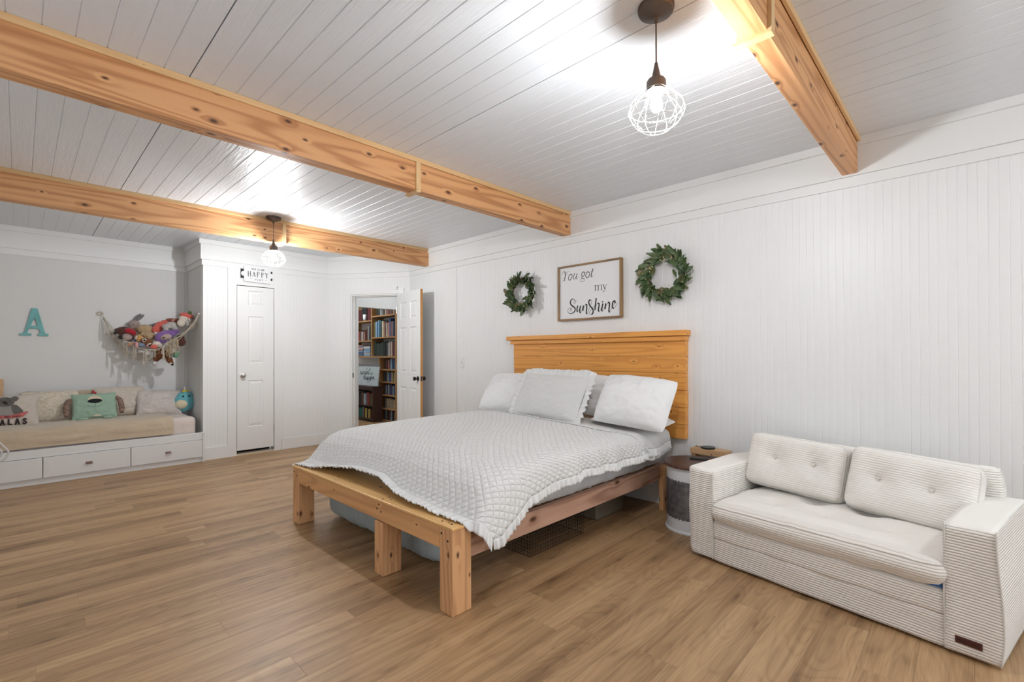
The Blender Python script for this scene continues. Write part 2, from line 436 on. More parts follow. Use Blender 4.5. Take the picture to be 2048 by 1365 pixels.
def strip(name, A, B, n, out, z0, z1, m=m_trim):
    bm = NB(); A = Vector((A[0], A[1], 0)); B = Vector((B[0], B[1], 0)); n = Vector((n[0], n[1], 0)).normalized()
    c = [A, B, B+n*out, A+n*out]
    prism(bm, [(p.x, p.y) for p in c], z0, z1); bmesh.ops.recalc_face_normals(bm, faces=bm.faces)
    return struct(name, bm, m, bevel=0.0015)
# baseboards
strip('baseboard_right', (WX, BY), (WX, 5.40), (-1, 0), 0.016, 0, 0.125)
strip('baseboard_closet_left', (CX, CY), (1.727, CY), (0, -1), 0.016, 0, 0.14)
strip('baseboard_closet_right', (2.345, CY), (2.965, CY), (0, -1), 0.016, 0, 0.14)
strip('baseboard_left', (LX, BY), (LX, 6.30), (1, 0), 0.016, 0, 0.125)
# flat boards: wall batten, closet casing, corner strips of the alcove
strip('trim_4', (WX, 4.418), (WX, 4.588), (-1, 0), 0.006, 0.125, 2.258)
strip('trim_5', (1.727, CY), (1.822, CY), (0, -1), 0.014, 0, 2.258)
strip('trim_6', (2.252, CY), (2.342, CY), (0, -1), 0.014, 0, 2.258)
strip('trim_7', (1.822, CY), (2.252, CY), (0, -1), 0.0135, 2.062, 2.258)
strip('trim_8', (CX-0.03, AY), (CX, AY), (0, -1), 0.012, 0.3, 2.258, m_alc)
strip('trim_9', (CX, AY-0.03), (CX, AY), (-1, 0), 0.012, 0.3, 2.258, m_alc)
# casing of the open doorway
def dg(s, out=0.0, z=0.0): return DA + DT*s + DN*out + Vector((0, 0, z))
def dbox(bm, s0, s1, o0, o1, z0, z1, mi=0):
    pts = [dg(s0, o0), dg(s1, o0), dg(s1, o1), dg(s0, o1)]
    prism(bm, [(p.x, p.y) for p in pts], z0, z1, mi=mi)
bm = NB()
dbox(bm, 0.262, 0.335, 0.0, 0.014, 0, 2.11); dbox(bm, 1.03, 1.103, 0.0, 0.014, 0, 2.11); dbox(bm, 0.335, 1.03, 0.0, 0.0135, 2.037, 2.11)
dbox(bm, 0.318, 0.335, -0.1, 0.0, 0, 2.03); 
bmesh.ops.recalc_face_normals(bm, faces=bm.faces)
struct('trim_10', bm, m_trim, bevel=0.002)
bm = NB()
dbox(bm, 0.335, 0.352, -0.1, 0.0, 0, 2.035); dbox(bm, 1.013, 1.03, -0.1, 0.0, 0, 2.035); dbox(bm, 0.352, 1.013, -0.1, 0.0, 2.018, 2.035)
dbox(bm, 0.352, 0.364, -0.1, -0.04, 0, 2.018); dbox(bm, 0.364, 1.013, -0.1, -0.04, 2.006, 2.018)
bmesh.ops.recalc_face_normals(bm, faces=bm.faces)
tj = struct('trim_11', bm, m_trim)
bm = NB(); dbox(bm, 0.3505, 0.3535, -0.035, -0.012, 0.90, 0.965); bmesh.ops.recalc_face_normals(bm, faces=bm.faces)
obj('strike_plate', bm, m_black, tj, label='small black strike plate')
bm = NB(); dbox(bm, 0.955, 1.01, 0.0135, 0.028, 2.085, 2.13); bmesh.ops.recalc_face_normals(bm, faces=bm.faces)
o = obj('door_bell_contact', bm, m_trim); tag(o, 'tiny white sensor box above the open doorway', 'sensor')

# ---- panelled doors
def door_leaf(name, W, H, cols, M, thick=0.035, label=None, edge=None):
    """leaf in local x (0..W), z (0..H), front face at y = 0 looking to -y, body to +y; recessed raised panels"""
    bm = NB(); f = 0.0
    mull = 0.095 if cols == 2 else 0.1
    pw = (W - 0.2 - (cols-1)*mull)/cols if cols == 2 else W*0.42
    xs = [0.1+i*(pw+mull) for i in range(cols)] if cols == 2 else [(W-pw)/2]
    sc = H/2.03
    zs = [(0.20*sc, 0.79*sc), (0.98*sc, 1.57*sc), (1.68*sc, 1.90*sc)] if cols == 2 else [(0.28*sc, 0.86*sc), (1.07*sc, 1.66*sc), (1.79*sc, 1.98*sc)]
    for side in (0, 1):
        y0 = 0.0 if side == 0 else thick; sg = 1 if side == 0 else -1
        gx = sorted(set([0, W] + [x for x in xs] + [x+pw for x in xs])); gz = sorted(set([0, H]+[z for p in zs for z in p]))
        for i in range(len(gx)-1):
            for k in range(len(gz)-1):
                cx = (gx[i]+gx[i+1])/2; cz = (gz[k]+gz[k+1])/2
                inp = any(x < cx < x+pw for x in xs) and any(a < cz < b_ for a, b_ in zs)
                x0, x1, z0, z1 = gx[i], gx[i+1], gz[k], gz[k+1]
                if not inp:
                    quad(bm, (x0, y0, z0), (x1, y0, z0), (x1, y0, z1), (x0, y0, z1))
                else:
                    lv = [(0, 0), (0.010, 0.008), (0.018, 0.008), (0.042, 0.001)]
                    R = [[(x0+i_, y0+sg*d, z0+i_), (x1-i_, y0+sg*d, z0+i_), (x1-i_, y0+sg*d, z1-i_), (x0+i_, y0+sg*d, z1-i_)] for i_, d in lv]
                    for a in range(len(R)-1):
                        for c in range(4): quad(bm, R[a][c], R[a][(c+1) % 4], R[a+1][(c+1) % 4], R[a+1][c])
                    quad(bm, *R[-1])
    quad(bm, (0, 0, 0), (0, thick, 0), (0, thick, H), (0, 0, H)); quad(bm, (W, 0, 0), (W, thick, 0), (W, thick, H), (W, 0, H), mi=1)
    quad(bm, (0, 0, 0), (W, 0, 0), (W, thick, 0), (0, thick, 0)); quad(bm, (0, 0, H), (W, 0, H), (W, thick, H), (0, thick, H))
    bmesh.ops.remove_doubles(bm, verts=bm.verts, dist=0.00005)
    bmesh.ops.recalc_face_normals(bm, faces=bm.faces)
    bm.transform(M)
    o = obj(name, bm, [m_trim, edge or m_trim]); o['kind'] = 'structure'
    if label: o['label'] = label
    return o
def knob(parent, c, d, m, r=0.026, label=None):
    """round knob at c, standing out along d"""
    d = Vector(d).normalized(); R = Vector((0, 0, 1)).rotation_difference(d).to_matrix().to_4x4()
    bm = NB(); lathe(bm, [(0.031, 0), (0.031, 0.006), (0.012, 0.010), (0.010, 0.030), (r*0.8, 0.036), (r, 0.046), (r*0.9, 0.058), (r*0.4, 0.064)], M=Matrix.Translation(Vector(c)) @ R, seg=20)
    return obj('knob', bm, m, parent, smooth=True, angle=0.7, label=label)
# closet door, frame of pale wood threshold and dark gap
d1 = door_leaf('door_1', 0.417, 1.997, 1, Matrix.Translation((1.829, CY-0.004, 0.058)), label='narrow white closet door under the sign')
knob(d1, at(485, 751, 1, CY-0.004), (0, -1, 0), m_steel, label='brushed steel knob')
for z in (0.25, 0.95, 1.83):
    bm = NB(); tube(bm, [(2.2485, CY-0.012, z), (2.2485, CY-0.012, z+0.085)], 0.006, 8); obj('hinge', bm, m_steel, d1)
bm = NB(); box(bm, 1.822, 2.252, CY-0.012, CY+0.1, 0, 0.018); box(bm, 1.822, 2.252, CY+0.16, CY+0.2, 0, 2.1, mi=1)
struct('trim_12', bm, [simple('pale_threshold', (0.62, 0.52, 0.40), 0.5), m_gap])
# open door: hinged at the right jamb, swung into the room
m_edge = wood('door_edge_wood', (0.66, 0.34, 0.11), (0.50, 0.24, 0.07), axis=2, knots=0.1, contrast=0.4)
HG = dg(1.008, 0.016); E1 = Vector((3.425, 4.885, 0)); dd = (E1-Vector((HG.x, HG.y, 0))).normalized()
# local x -> dd, local -y must face the camera side (-X): y = rotate dd by +90 deg
yy = Vector((-dd.y, dd.x, 0))
M2 = Matrix(((dd.x, yy.x, 0, HG.x), (dd.y, yy.y, 0, HG.y), (0, 0, 1, 0.012), (0, 0, 0, 1)))
d2 = door_leaf('door_2', 0.672, 2.012, 2, M2, label='open white panelled door with bare wood edge', edge=m_edge)
kc = M2 @ Vector((0.61, 0, 0.905)); knob(d2, kc, -yy, m_black, label='black knob')
kc = M2 @ Vector((0.61, 0.035, 0.905)); knob(d2, kc, yy, m_black, label='black knob')
bm = NB(); box(bm, 0.6715, 0.6735, 0.006, 0.029, 0.875, 0.935, M2); box(bm, 0.6735, 0.679, 0.012, 0.023, 0.89, 0.92, M2); obj('latch_plate', bm, m_bronze, d2)
for z in (0.25, 1.0, 1.75):
    bm = NB(); q = M2 @ Vector((0, -0.005, z)); tube(bm, [q, q+Vector((0, 0, 0.085))], 0.006, 8); obj('hinge', bm, m_steel, d2)
# light switch on the batten side
t = thing('light_switch', 'white wall switch plate beside the flat batten left of the headboard', 'light switch', (WX-0.0, 4.33, 1.122))
bm = NB(); box(bm, WX-0.009, WX+0.001, 4.292, 4.368, 1.060, 1.186); obj('plate', bm, m_trim, t, bevel=0.002)
bm = NB(); box(bm, WX-0.020, WX-0.009, 4.322, 4.338, 1.108, 1.138); obj('toggle', bm, m_trim, t, bevel=0.002)

# ---- exposed beams
def beam(y0, y1, joint, label, side_strip):
    t = thing('ceiling_beam', label, 'beam', (1.2, (y0+y1)/2, 2.33), 0, 'exposed ceiling beams')
    xe = WX-0.03
    bm = NB(); box(bm, LX, joint, y0, y1, 2.33, ZC+0.01); obj('beam_board', bm, m_beam, t, bevel=0.002)
    bm = NB(); box(bm, joint, xe, y0+0.004, y1-0.004, 2.334, ZC+0.01); obj('beam_board', bm, m_beam, t, bevel=0.002)
    for sgn, yy_ in ((-1, y0), (1, y1)):
        bm = NB(); a, b_ = (yy_-0.014, yy_+0.0005) if sgn < 0 else (yy_-0.0005, yy_+0.014)
        box(bm, LX, xe+0.005, a, b_, 2.518, ZC); obj('top_strip', bm, m_strip, t, bevel=0.002)
        bm = NB(); box(bm, joint-0.018, joint+0.018, a if sgn < 0 else yy_, b_ if sgn > 0 else yy_, 2.3305, 2.5175); obj('joint_strip', bm, m_stripz, t, bevel=0.001)
    bm = NB(); box(bm, joint-0.018, joint+0.018, y0-0.014, y1+0.030, 2.317, 2.33); obj('joint_strip', bm, m_strip, t, bevel=0.001)
    return t
beam(2.705, 2.800, 1.880, 'knotty orange wooden ceiling beam running over the middle of the bed', 1)
beam(4.935, 5.035, 1.835, 'knotty orange wooden ceiling beam beside the far lamp, nearest the doors', 0)
beam(0.500, 0.588, 1.800, 'pale knotty wooden ceiling beam above the sofa, nearest the right edge', 0)

# ---- pendant lamps, and unseen ceiling lamps added for fill light
def ceil_fill(x, y, s, z, label):
    t = thing('added_ceiling_fill', label, 'lamp', (x, y, z))
    bm = NB(); lathe(bm, [(0.17, z-0.02), (0.17, z)], (x, y, 0), 24); obj('base', bm, m_trim, t)
    bm = NB(); lathe(bm, [(0.02, z-0.065), (0.10, z-0.055), (0.15, z-0.02)], (x, y, 0), 24); obj('shade', bm, emit('fill_glow', s), t, smooth=True)
ceil_fill(2.35, -1.0, 46.0, ZC, 'unseen round ceiling fill light, added behind the pale beam over the sofa side')  # lamp added behind the camera to brighten sofa, bed and floor
def pendant(x, y, label, mb):
    t = thing('pendant_lamp', label, 'lamp', (x, y, ZC), 0, 'caged pendant lamps')
    c = (x, y, 0)
    bm = NB(); lathe(bm, [(0.068, ZC), (0.068, ZC-0.012), (0.063, ZC-0.022), (0.030, ZC-0.036), (0.010, ZC-0.042), (0.007, ZC-0.060)][::-1], c, 36); obj('canopy', bm, m_bronze, t, smooth=True, angle=0.6)
    bm = NB(); tube(bm, [(x, y, ZC-0.04), (x, y, 2.32)], 0.003, 8); obj('cord', bm, m_bronze, t)
    bm = NB(); lathe(bm, [(0.040, 2.222), (0.036, 2.235), (0.036, 2.262), (0.031, 2.270), (0.018, 2.274), (0.0055, 2.335), (0.004, 2.336)], c, 28); obj('socket', bm, m_bronze, t, smooth=True, angle=0.6)
    bm = NB()
    prof = [(0.038, 2.232), (0.060, 2.214), (0.090, 2.185), (0.104, 2.155), (0.100, 2.130), (0.082, 2.104), (0.054, 2.080)]
    for r, z in ((0.040, 2.230), (0.104, 2.157), (0.084, 2.106), (0.054, 2.080)):
        tube(bm, [(x+r*cos(a), y+r*sin(a), z) for a in [2*pi*k/36 for k in range(36)]], 0.0012, 6, closed=True)
    for k in range(8):
        a = 2*pi*(k+0.35)/8
        for tw in (0.32, -0.32):
            pp = smoothpts([(x+r*cos(a+tw*i/6), y+r*sin(a+tw*i/6), z) for i, (r, z) in enumerate(prof)], 4)
            tube(bm, pp, 0.0010, 5)
    obj('wire_cage', bm, m_cage, t, smooth=True)
    bm = NB(); lathe(bm, [(0.012, 2.222), (0.014, 2.205), (0.022, 2.180), (0.022, 2.165), (0.015, 2.150), (0.003, 2.145)][::-1], c, 20); obj('bulb', bm, mb, t, smooth=True)
    return t
pendant(1.70, 0.868, 'lit caged pendant lamp hanging close by, left of the pale beam', m_bulb)
pendant(1.713, 4.866, 'lit caged pendant lamp hanging farther away before the closet door', m_bulb2)

# ================================================================== bed
def fbm(x, y, z=0.0): return noise.noise(Vector((x, y, z)))
def lerp(a, b, t): return a+(b-a)*t
def pl(x, pts):
    """piecewise linear with smooth steps"""
    if x <= pts[0][0]: return pts[0][1]
    for (a, fa), (b, fb) in zip(pts, pts[1:]):
        if x <= b: return fa+(fb-fa)*(x-a)/(b-a)
    return pts[-1][1]

m_bed = wood('bed_wood', (0.80, 0.45, 0.195), (0.50, 0.235, 0.10), axis=1, knots=1.0, ksc=5.0, contrast=0.8)
m_bedx = wood('bed_rail_wood', (0.60, 0.37, 0.26), (0.34, 0.175, 0.115), axis=0, knots=0.9, ksc=3.0, contrast=1.2)
m_bedz = wood('bed_post_wood', (0.80, 0.46, 0.22), (0.50, 0.24, 0.11), axis=2, knots=1.0, ksc=5.0, contrast=0.9)
m_bedtop = wood('bed_top_wood', (0.86, 0.53, 0.21), (0.62, 0.33, 0.11), axis=1, knots=0.8, ksc=5.0, contrast=0.6, rough=0.38)
m_screw = simple('dark_screw_heads', (0.015, 0.012, 0.01), 0.5)
m_head = wood('headboard_wood', (0.84, 0.385, 0.085), (0.56, 0.21, 0.035), axis=1, knots=0.55, ksc=5.5, rough=0.42, contrast=0.8)

def fabric(name, col, rough=0.85, weave=0.0006, wr=0.0, var=0.03, sheen=0.2):
    m, nt, b = NM(name)
    b.inputs['Roughness'].default_value = rough; b.inputs['Sheen Weight'].default_value = sheen; b.inputs['Specular IOR Level'].default_value = 0.25
    v = coords(nt)
    nt.links.new(ramp(nt, noise_(nt, v, 6, 4), [(0.3, tuple(x*(1-var) for x in col)), (0.7, col)]), b.inputs['Base Color'])
    h = noise_(nt, v, 420, 2)
    if wr:
        h2 = math_(nt, 'MULTIPLY', noise_(nt, v, 11, 4, 0.55, 0.8), wr/weave if weave else 1)
        h = math_(nt, 'ADD', h, h2)
    bump(nt, b, h, weave)
    return m
def quilt(name, col, step=0.0245, depth=0.0065, k=1.0):
    m, nt, b = NM(name)
    b.inputs['Roughness'].default_value = 0.8; b.inputs['Sheen Weight'].default_value = 0.25; b.inputs['Specular IOR Level'].default_value = 0.25
    b.inputs['Base Color'].default_value = (*col, 1)
    tc = N(nt, 'ShaderNodeTexCoord'); uv = tc.outputs['UV']
    nz = N(nt, 'ShaderNodeTexNoise'); nz.inputs['Scale'].default_value = 6; nt.links.new(uv, nz.inputs['Vector'])
    ad = N(nt, 'ShaderNodeVectorMath', operation='MULTIPLY_ADD'); nt.links.new(nz.outputs['Color'], ad.inputs[0]); ad.inputs[1].default_value = (0.005, 0.005, 0); nt.links.new(uv, ad.inputs[2])
    sp = N(nt, 'ShaderNodeSeparateXYZ'); nt.links.new(ad.outputs[0], sp.inputs[0])
    a = math_(nt, 'DIVIDE', math_(nt, 'ADD', sp.outputs[0], sp.outputs[1]), step*2)
    c = math_(nt, 'DIVIDE', math_(nt, 'SUBTRACT', sp.outputs[0], sp.outputs[1]), step*2)
    def edge(q):
        f = math_(nt, 'FRACT', q); return math_(nt, 'MINIMUM', f, math_(nt, 'SUBTRACT', 1.0, f))
    e = math_(nt, 'MINIMUM', edge(a), edge(c))
    h = math_(nt, 'POWER', math_(nt, 'MULTIPLY', e, 2.0), 0.55)
    wr = N(nt, 'ShaderNodeTexNoise'); wr.inputs['Scale'].default_value = 55; wr.inputs['Detail'].default_value = 4; nt.links.new(uv, wr.inputs['Vector'])
    h = math_(nt, 'ADD', h, math_(nt, 'MULTIPLY', wr.outputs[0], 0.55*k))
    bump(nt, b, h, depth)
    return m
m_quilt = quilt('grey_quilted_cotton', (0.78, 0.775, 0.755))
m_quilt2 = quilt('grey_quilted_cotton_small', (0.75, 0.745, 0.725), 0.017, 0.003)
m_ruffle = fabric('grey_ruffle_cotton', (0.79, 0.79, 0.775), 0.8, 0.0005, 0.004)
m_sham = fabric('grey_stitched_cotton', (0.64, 0.635, 0.615), 0.8, 0.001, 0.006)
m_quilt3 = quilt('grey_quilted_sham_cotton', (0.73, 0.725, 0.705), 0.014, 0.0028, 1.4)
m_sheet = fabric('silver_grey_sheet', (0.52, 0.53, 0.54), 0.5, 0.0003, 0.006)
m_white = fabric('white_pillow_cotton', (0.84, 0.84, 0.835), 0.7, 0.0003, 0.008)

BED = thing('wooden_bed', 'low wooden bed frame of thick square posts under the grey quilted bedspread', 'bed', (2.5, 2.645, 0))
def post(x0, x1, y0, y1, z1, nm='leg'):
    bm = NB(); box(bm, x0, x1, y0, y1, 0.0, z1); return obj(nm, bm, m_bedz, BED, bevel=0.004)
post(1.39, 1.505, 1.727, 1.825, 0.398)
post(1.39, 1.505, 3.468, 3.566, 0.398)
post(1.382, 1.500, 2.318, 2.408, 0.290)
post(3.47, 3.585, 1.727, 1.765, 0.345); post(3.47, 3.585, 3.52, 3.566, 0.345)
bm = NB(); box(bm, 1.391, 1.428, 1.826, 3.467, 0.295, 0.396); obj('foot_rail', bm, m_bed, BED, bevel=0.003)
bm = NB(); box(bm, 1.386, 1.66, 1.722, 3.570, 0.3985, 0.412); obj('foot_plank', bm, m_bedtop, BED, bevel=0.003)
for y0, y1 in ((1.755, 1.793), (3.50, 3.538)):
    bm = NB(); box(bm, 1.506, 3.59 if y0 < 2 else 3.469, y0, y1, 0.232, 0.345)
    obj('side_rail', bm, m_bedx, BED, bevel=0.003)
bm = NB(); box(bm, 1.506, 3.58, 1.794, 3.499, 0.30, 0.335); obj('slat_deck', bm, m_bed, BED)
for (u, v) in ((568+15, 0),): pass
def screw(p, d, r=0.0055):
    d = Vector(d); R = Vector((0, 0, 1)).rotation_difference(d).to_matrix().to_4x4()
    bm = NB(); lathe(bm, [(r, -0.001), (r, 0.0015), (r*0.5, 0.0022)], M=Matrix.Translation(Vector(p)) @ R, seg=10); obj('screw', bm, m_screw, BED)
for (u, v) in ((588.5, 944), (593, 952)): screw(at(u, v, 0, 1.39), (-1, 0, 0))
for (u, v) in ((754, 1017.5), (762, 1024.5)): screw(at(u, v, 0, 1.391), (-1, 0, 0))
for (u, v) in ((883, 1067), (895.5, 1083.5)): screw(at(u, v, 0, 1.39), (-1, 0, 0))
for (u, v) in ((609.3, 931), (609, 935), (765.8, 999), (778.5, 995.5), (884.5, 1043), (903.5, 1049.5)): screw(at(u, v, 2, 0.412), (0, 0, 1))

HB = thing('headboard', 'orange plank headboard with a stepped top ledge against the white wall', 'headboard', (3.6, 2.5, 0.55))
zz = [(0.553, 0.664), (0.666, 0.796), (0.798, 0.930), (0.932, 1.064), (1.066, 1.196), (1.198, 1.345)]
for i, (a, b_) in enumerate(zz):
    bm = NB(); e = 0.002*((i*7) % 3)
    box(bm, 3.575, WX-0.002, 1.597-e, 3.425+e, a, b_); obj('plank', bm, m_head, HB, bevel=0.002)
bm = NB(); box(bm, 3.555, WX-0.002, 1.588, 3.46, 1.318, 1.356); obj('ledge', bm, m_head, HB, bevel=0.002)
bm = NB(); box(bm, 3.535, WX-0.002, 1.572, 3.50, 1.358, 1.400); obj('ledge', bm, m_head, HB, bevel=0.003)

# mattress in a grey sheet
def soft_box(x0, x1, y0, y1, z0, z1, r=0.06, nx=60, ny=50, wob=0.006, seed=0.0, puck=0.0):
    """rounded slab as a closed grid surface"""
    bm = NB(); nz = 10
    def P(x, y, z):
        q = Vector((x, y, z)); c = Vector((min(max(x, x0+r), x1-r), min(max(y, y0+r), y1-r), min(max(z, z0+r), z1-r)))
        d = q-c
        if d.length > 1e-6: q = c+d.normalized()*r
        w = wob*fbm(q.x*6+seed, q.y*6, q.z*8) + puck*fbm(q.x*30+seed, q.y*30, q.z*2)
        return q + (d.normalized()*w if d.length > 1e-6 else Vector())
    cache = {}
    def V(i, j, k):
        key = (i, j, k)
        if key not in cache: cache[key] = bm.verts.new(P(x0+(x1-x0)*i/nx, y0+(y1-y0)*j/ny, z0+(z1-z0)*k/nz))
        return cache[key]
    for i in range(nx):
        for j in range(ny):
            bm.faces.new([V(i, j, nz), V(i+1, j, nz), V(i+1, j+1, nz), V(i, j+1, nz)]); bm.faces.new([V(i, j, 0), V(i, j+1, 0), V(i+1, j+1, 0), V(i+1, j, 0)])
    for i in range(nx):
        for k in range(nz):
            bm.faces.new([V(i, 0, k), V(i+1, 0, k), V(i+1, 0, k+1), V(i, 0, k+1)]); bm.faces.new([V(i, ny, k), V(i, ny, k+1), V(i+1, ny, k+1), V(i+1, ny, k)])
    for j in range(ny):
        for k in range(nz):
            bm.faces.new([V(0, j, k), V(0, j, k+1), V(0, j+1, k+1), V(0, j+1, k)]); bm.faces.new([V(nx, j, k), V(nx, j+1, k), V(nx, j+1, k+1), V(nx, j, k+1)])
    return bm
o = obj('mattress', soft_box(1.635, 3.55, 1.750, 3.495, 0.346, 0.598, 0.07, 80, 60, 0.005, 1.0, 0.010), m_sheet, smooth=True)
tag(o, 'thick mattress in a silver grey sheet, showing below the ruffle of the bedspread', 'mattress')

def zx(x):
    return pl(x, [(1.44, 0.418), (1.50, 0.452), (1.54, 0.515), (1.58, 0.575), (1.64, 0.622), (1.72, 0.648), (1.90, 0.662), (2.2, 0.670), (3.0, 0.680), (3.5, 0.672)])
def hemz(x):
    return pl(x, [(1.44, 0.335), (1.60, 0.330), (1.72, 0.385), (1.86, 0.465), (2.06, 0.490), (2.35, 0.510), (2.62, 0.502), (2.9, 0.502), (3.3, 0.50)])
GY = [(1.672, 0.0), (1.674, 0.22), (1.680, 0.48), (1.690, 0.68), (1.712, 0.84), (1.745, 0.93), (1.80, 0.98), (1.90, 1.0)]
def spread_point(x, r, off=0.0, headx=None):
    """r: 0 right hem .. 1 left hem across the bed"""
    A = 0.11                                     # share of r spent on each side drop
    z1 = zx(x)+off
    crown = 1.0
    if r < A:
        k = r/A*(len(GY)-1); i = min(int(k), len(GY)-2); f = k-i
        y = lerp(GY[i][0], GY[i+1][0], f); g = lerp(GY[i][1], GY[i+1][1], f)
        hz = hemz(x)+off*0.5
        y -= 0.055*max(0.0, 1-abs(x-1.62)/0.22)*(1-g)
        z = hz+(z1-0.028-hz)*g
    elif r > 1-A:
        k = (1-r)/A*(len(GY)-1); i = min(int(k), len(GY)-2); f = k-i
        y = 5.245-lerp(GY[i][0], GY[i+1][0], f); g = lerp(GY[i][1], GY[i+1][1], f)
        hz = 0.44 if x > 1.7 else 0.42
        z = hz+(z1-0.012-hz)*g
    else:
        t = (r-A)/(1-2*A); y = lerp(1.90, 3.345, t); z = z1-0.028*(1-min(1, t/0.35))**2-0.012*max(0, (t-0.85)/0.15)
    return Vector((x, y, z))
def head_x(r):
    return pl(r, [(0.0, 3.13), (0.04, 3.02), (0.10, 2.93), (0.16, 2.90), (0.42, 2.93), (0.70, 3.03), (1.0, 3.17)])
def foot_x(r):
    return pl(r, [(0.0, 1.56), (0.06, 1.505), (0.12, 1.487), (0.3, 1.49), (0.45, 1.525), (0.6, 1.525), (0.8, 1.50), (0.95, 1.45), (1.0, 1.44)])
def drape(fx, hx, off, nS=190, nR=190, seed=0.0, amp=0.006):
    bm = NB(); uvl = bm.loops.layers.uv.new('UVMap'); G = []; UVs = {}
    for j in range(nR+1):
        r = j/nR; row = []; x0, x1 = fx(r), hx(r); su = 0.0; prev = None
        for i in range(nS+1):
            s = i/nS; s = s**1.35 if fx is foot_x else s
            x = lerp(x0, x1, s); p = spread_point(x, r, off)
            k = amp*(fbm(p.x*2.2+seed, p.y*2.2, 3)+0.45*fbm(p.x*6+seed, p.y*6, 9)+0.2*fbm(p.x*17, p.y*17+seed, p.z*17))
            p = p+Vector((0, 0, k))
            if r < 0.11 or r > 0.89:
                sd = -1 if r < 0.5 else 1
                e = (0.11-r)/0.11 if r < 0.5 else (r-0.89)/0.11
                p.y += sd*0.012*e*sin(x*21+2*sin(x*5+seed))
            if prev is not None: su += (p-prev).length
            prev = p; row.append((p, su))
        G.append(row)
    V = [[bm.verts.new(p) for p, _ in row] for row in G]
    acc = [0.0]*(nS+1); VV = []
    for j in range(nR+1):
        if j:
            for i in range(nS+1): acc[i] += (G[j][i][0]-G[j-1][i][0]).length
        VV.append(list(acc))
    for j in range(nR):
        for i in range(nS):
            f = bm.faces.new([V[j][i], V[j][i+1], V[j+1][i+1], V[j+1][i]])
            for l, (a, b_) in zip(f.loops, ((j, i), (j, i+1), (j+1, i+1), (j+1, i))):
                l[uvl].uv = (G[a][b_][1]+foot_x(0), VV[a][b_])
    return bm, G
def ruffle(bm, pts, outs, width, amp=0.012, freq=90.0, rows=5, seed=0.0, lift=0.0):
    """gathered strip along pts, growing along outs"""
    P = [Vector(p) for p in pts]; n = len(P); L = [0.0]
    for i in range(1, n): L.append(L[-1]+(P[i]-P[i-1]).length)
    R = []
    for k in range(rows+1):
        t = k/rows; row = []
        for i in range(n):
            a = P[max(0, i-1)]; b_ = P[min(n-1, i+1)]; tg = (b_-a).normalized(); o = Vector(outs[i]).normalized(); nr = tg.cross(o).normalized()
            ph = 1.55*freq*L[i]+3.2*fbm(L[i]*11+seed, seed)
            wv = (sin(ph)*(0.55+0.6*abs(fbm(L[i]*14, seed+9)))*t**0.7 + 0.35*t*sin(2.3*ph+1))*amp
            w = width*(1+0.22*fbm(L[i]*8+seed, 5)+0.06*sin(ph))
            row.append(bm.verts.new(P[i]+o*w*t+nr*(wv+lift*t)+tg*0.3*amp*t*cos(ph*0.63)))
        R.append(row)
    for k in range(rows):
        for i in range(n-1): bm.faces.new([R[k][i], R[k][i+1], R[k+1][i+1], R[k+1][i]])

def resample(pts, step):
    out = [Vector(pts[0])]; d = 0.0
    for a, b_ in zip(pts, pts[1:]):
        a = Vector(a); b_ = Vector(b_); L = (b_-a).length; t = step-d
        while t <= L: out.append(a.lerp(b_, t/L)); t += step
        d = (d+L) % step if L else d
    out.append(Vector(pts[-1])); return out
bm, G = drape(foot_x, head_x, 0.012)
SP = obj('bedspread', bm, m_quilt, smooth=True)
tag(SP, 'light grey diamond-quilted bedspread with ruffled hem over the big bed', 'bedspread')
so = SP.modifiers.new('solid', 'SOLIDIFY'); so.thickness = 0.010; so.offset = -1
def edge_ruffle(name, pts, fout, width, parent, **k):
    q = resample(pts, 0.004); bm = NB(); ruffle(bm, q, [fout(p) for p in q], width, **k)
    o = obj(name, bm, m_ruffle, parent, smooth=True)
    s = o.modifiers.new('solid', 'SOLIDIFY'); s.thickness = 0.0015; return o
nR = len(G)-1; nS = len(G[0])-1
foot = [G[j][0][0] for j in range(0, nR+1)]
edge_ruffle('ruffle', foot, lambda p: Vector((-1, 0, -0.10)) if p.y > 1.72 else Vector((-0.35, -0.2, -0.9)), 0.055, SP, amp=0.010, lift=0.0)
side = [G[0][i][0] for i in range(0, nS+1)]
edge_ruffle('ruffle', side, lambda p: Vector((0, -0.10, -1)), 0.048, SP, amp=0.013, freq=95)
side = [G[nR][i][0] for i in range(0, nS+1)]
edge_ruffle('ruffle', side, lambda p: Vector((0, 0.10, -1)), 0.05, SP, amp=0.009)
head = [G[j][nS][0]+Vector((0, 0, 0.002)) for j in range(0, nR+1)]
edge_ruffle('ruffle', head, lambda p: Vector((1, 0, 0.02)) if p.y > 1.76 else Vector((1, 0, -0.1)), 0.035, SP, amp=0.010, freq=110, lift=0.006)

def fx2(r): return pl(r, [(0, 3.02), (0.05, 2.93), (0.12, 2.84), (0.5, 2.84), (1, 3.0)])
def hx2(r): return 3.50
_h = hemz
def hemz(x): return 0.545 - 0.02*max(0, 1-abs(x-3.2)/0.3)
bm, G2 = drape(fx2, hx2, 0.0, 90, 150, 4.0, 0.004)
S2 = obj('coverlet', bm, m_quilt2, smooth=True)
tag(S2, 'grey stitched coverlet lying between the bedspread edge and the pillows', 'coverlet')
so = S2.modifiers.new('solid', 'SOLIDIFY'); so.thickness = 0.008; so.offset = -1
side = [G2[0][i][0] for i in range(0, len(G2[0]))]
edge_ruffle('ruffle', side, lambda p: Vector((0, -0.12, -1)), 0.06, S2, amp=0.011, freq=90)
edge_ruffle('ruffle', [p+Vector((0, 0.004, -0.03)) for p in side], lambda p: Vector((0, -0.05, -1)), 0.05, S2, amp=0.011, freq=80, seed=3.0)

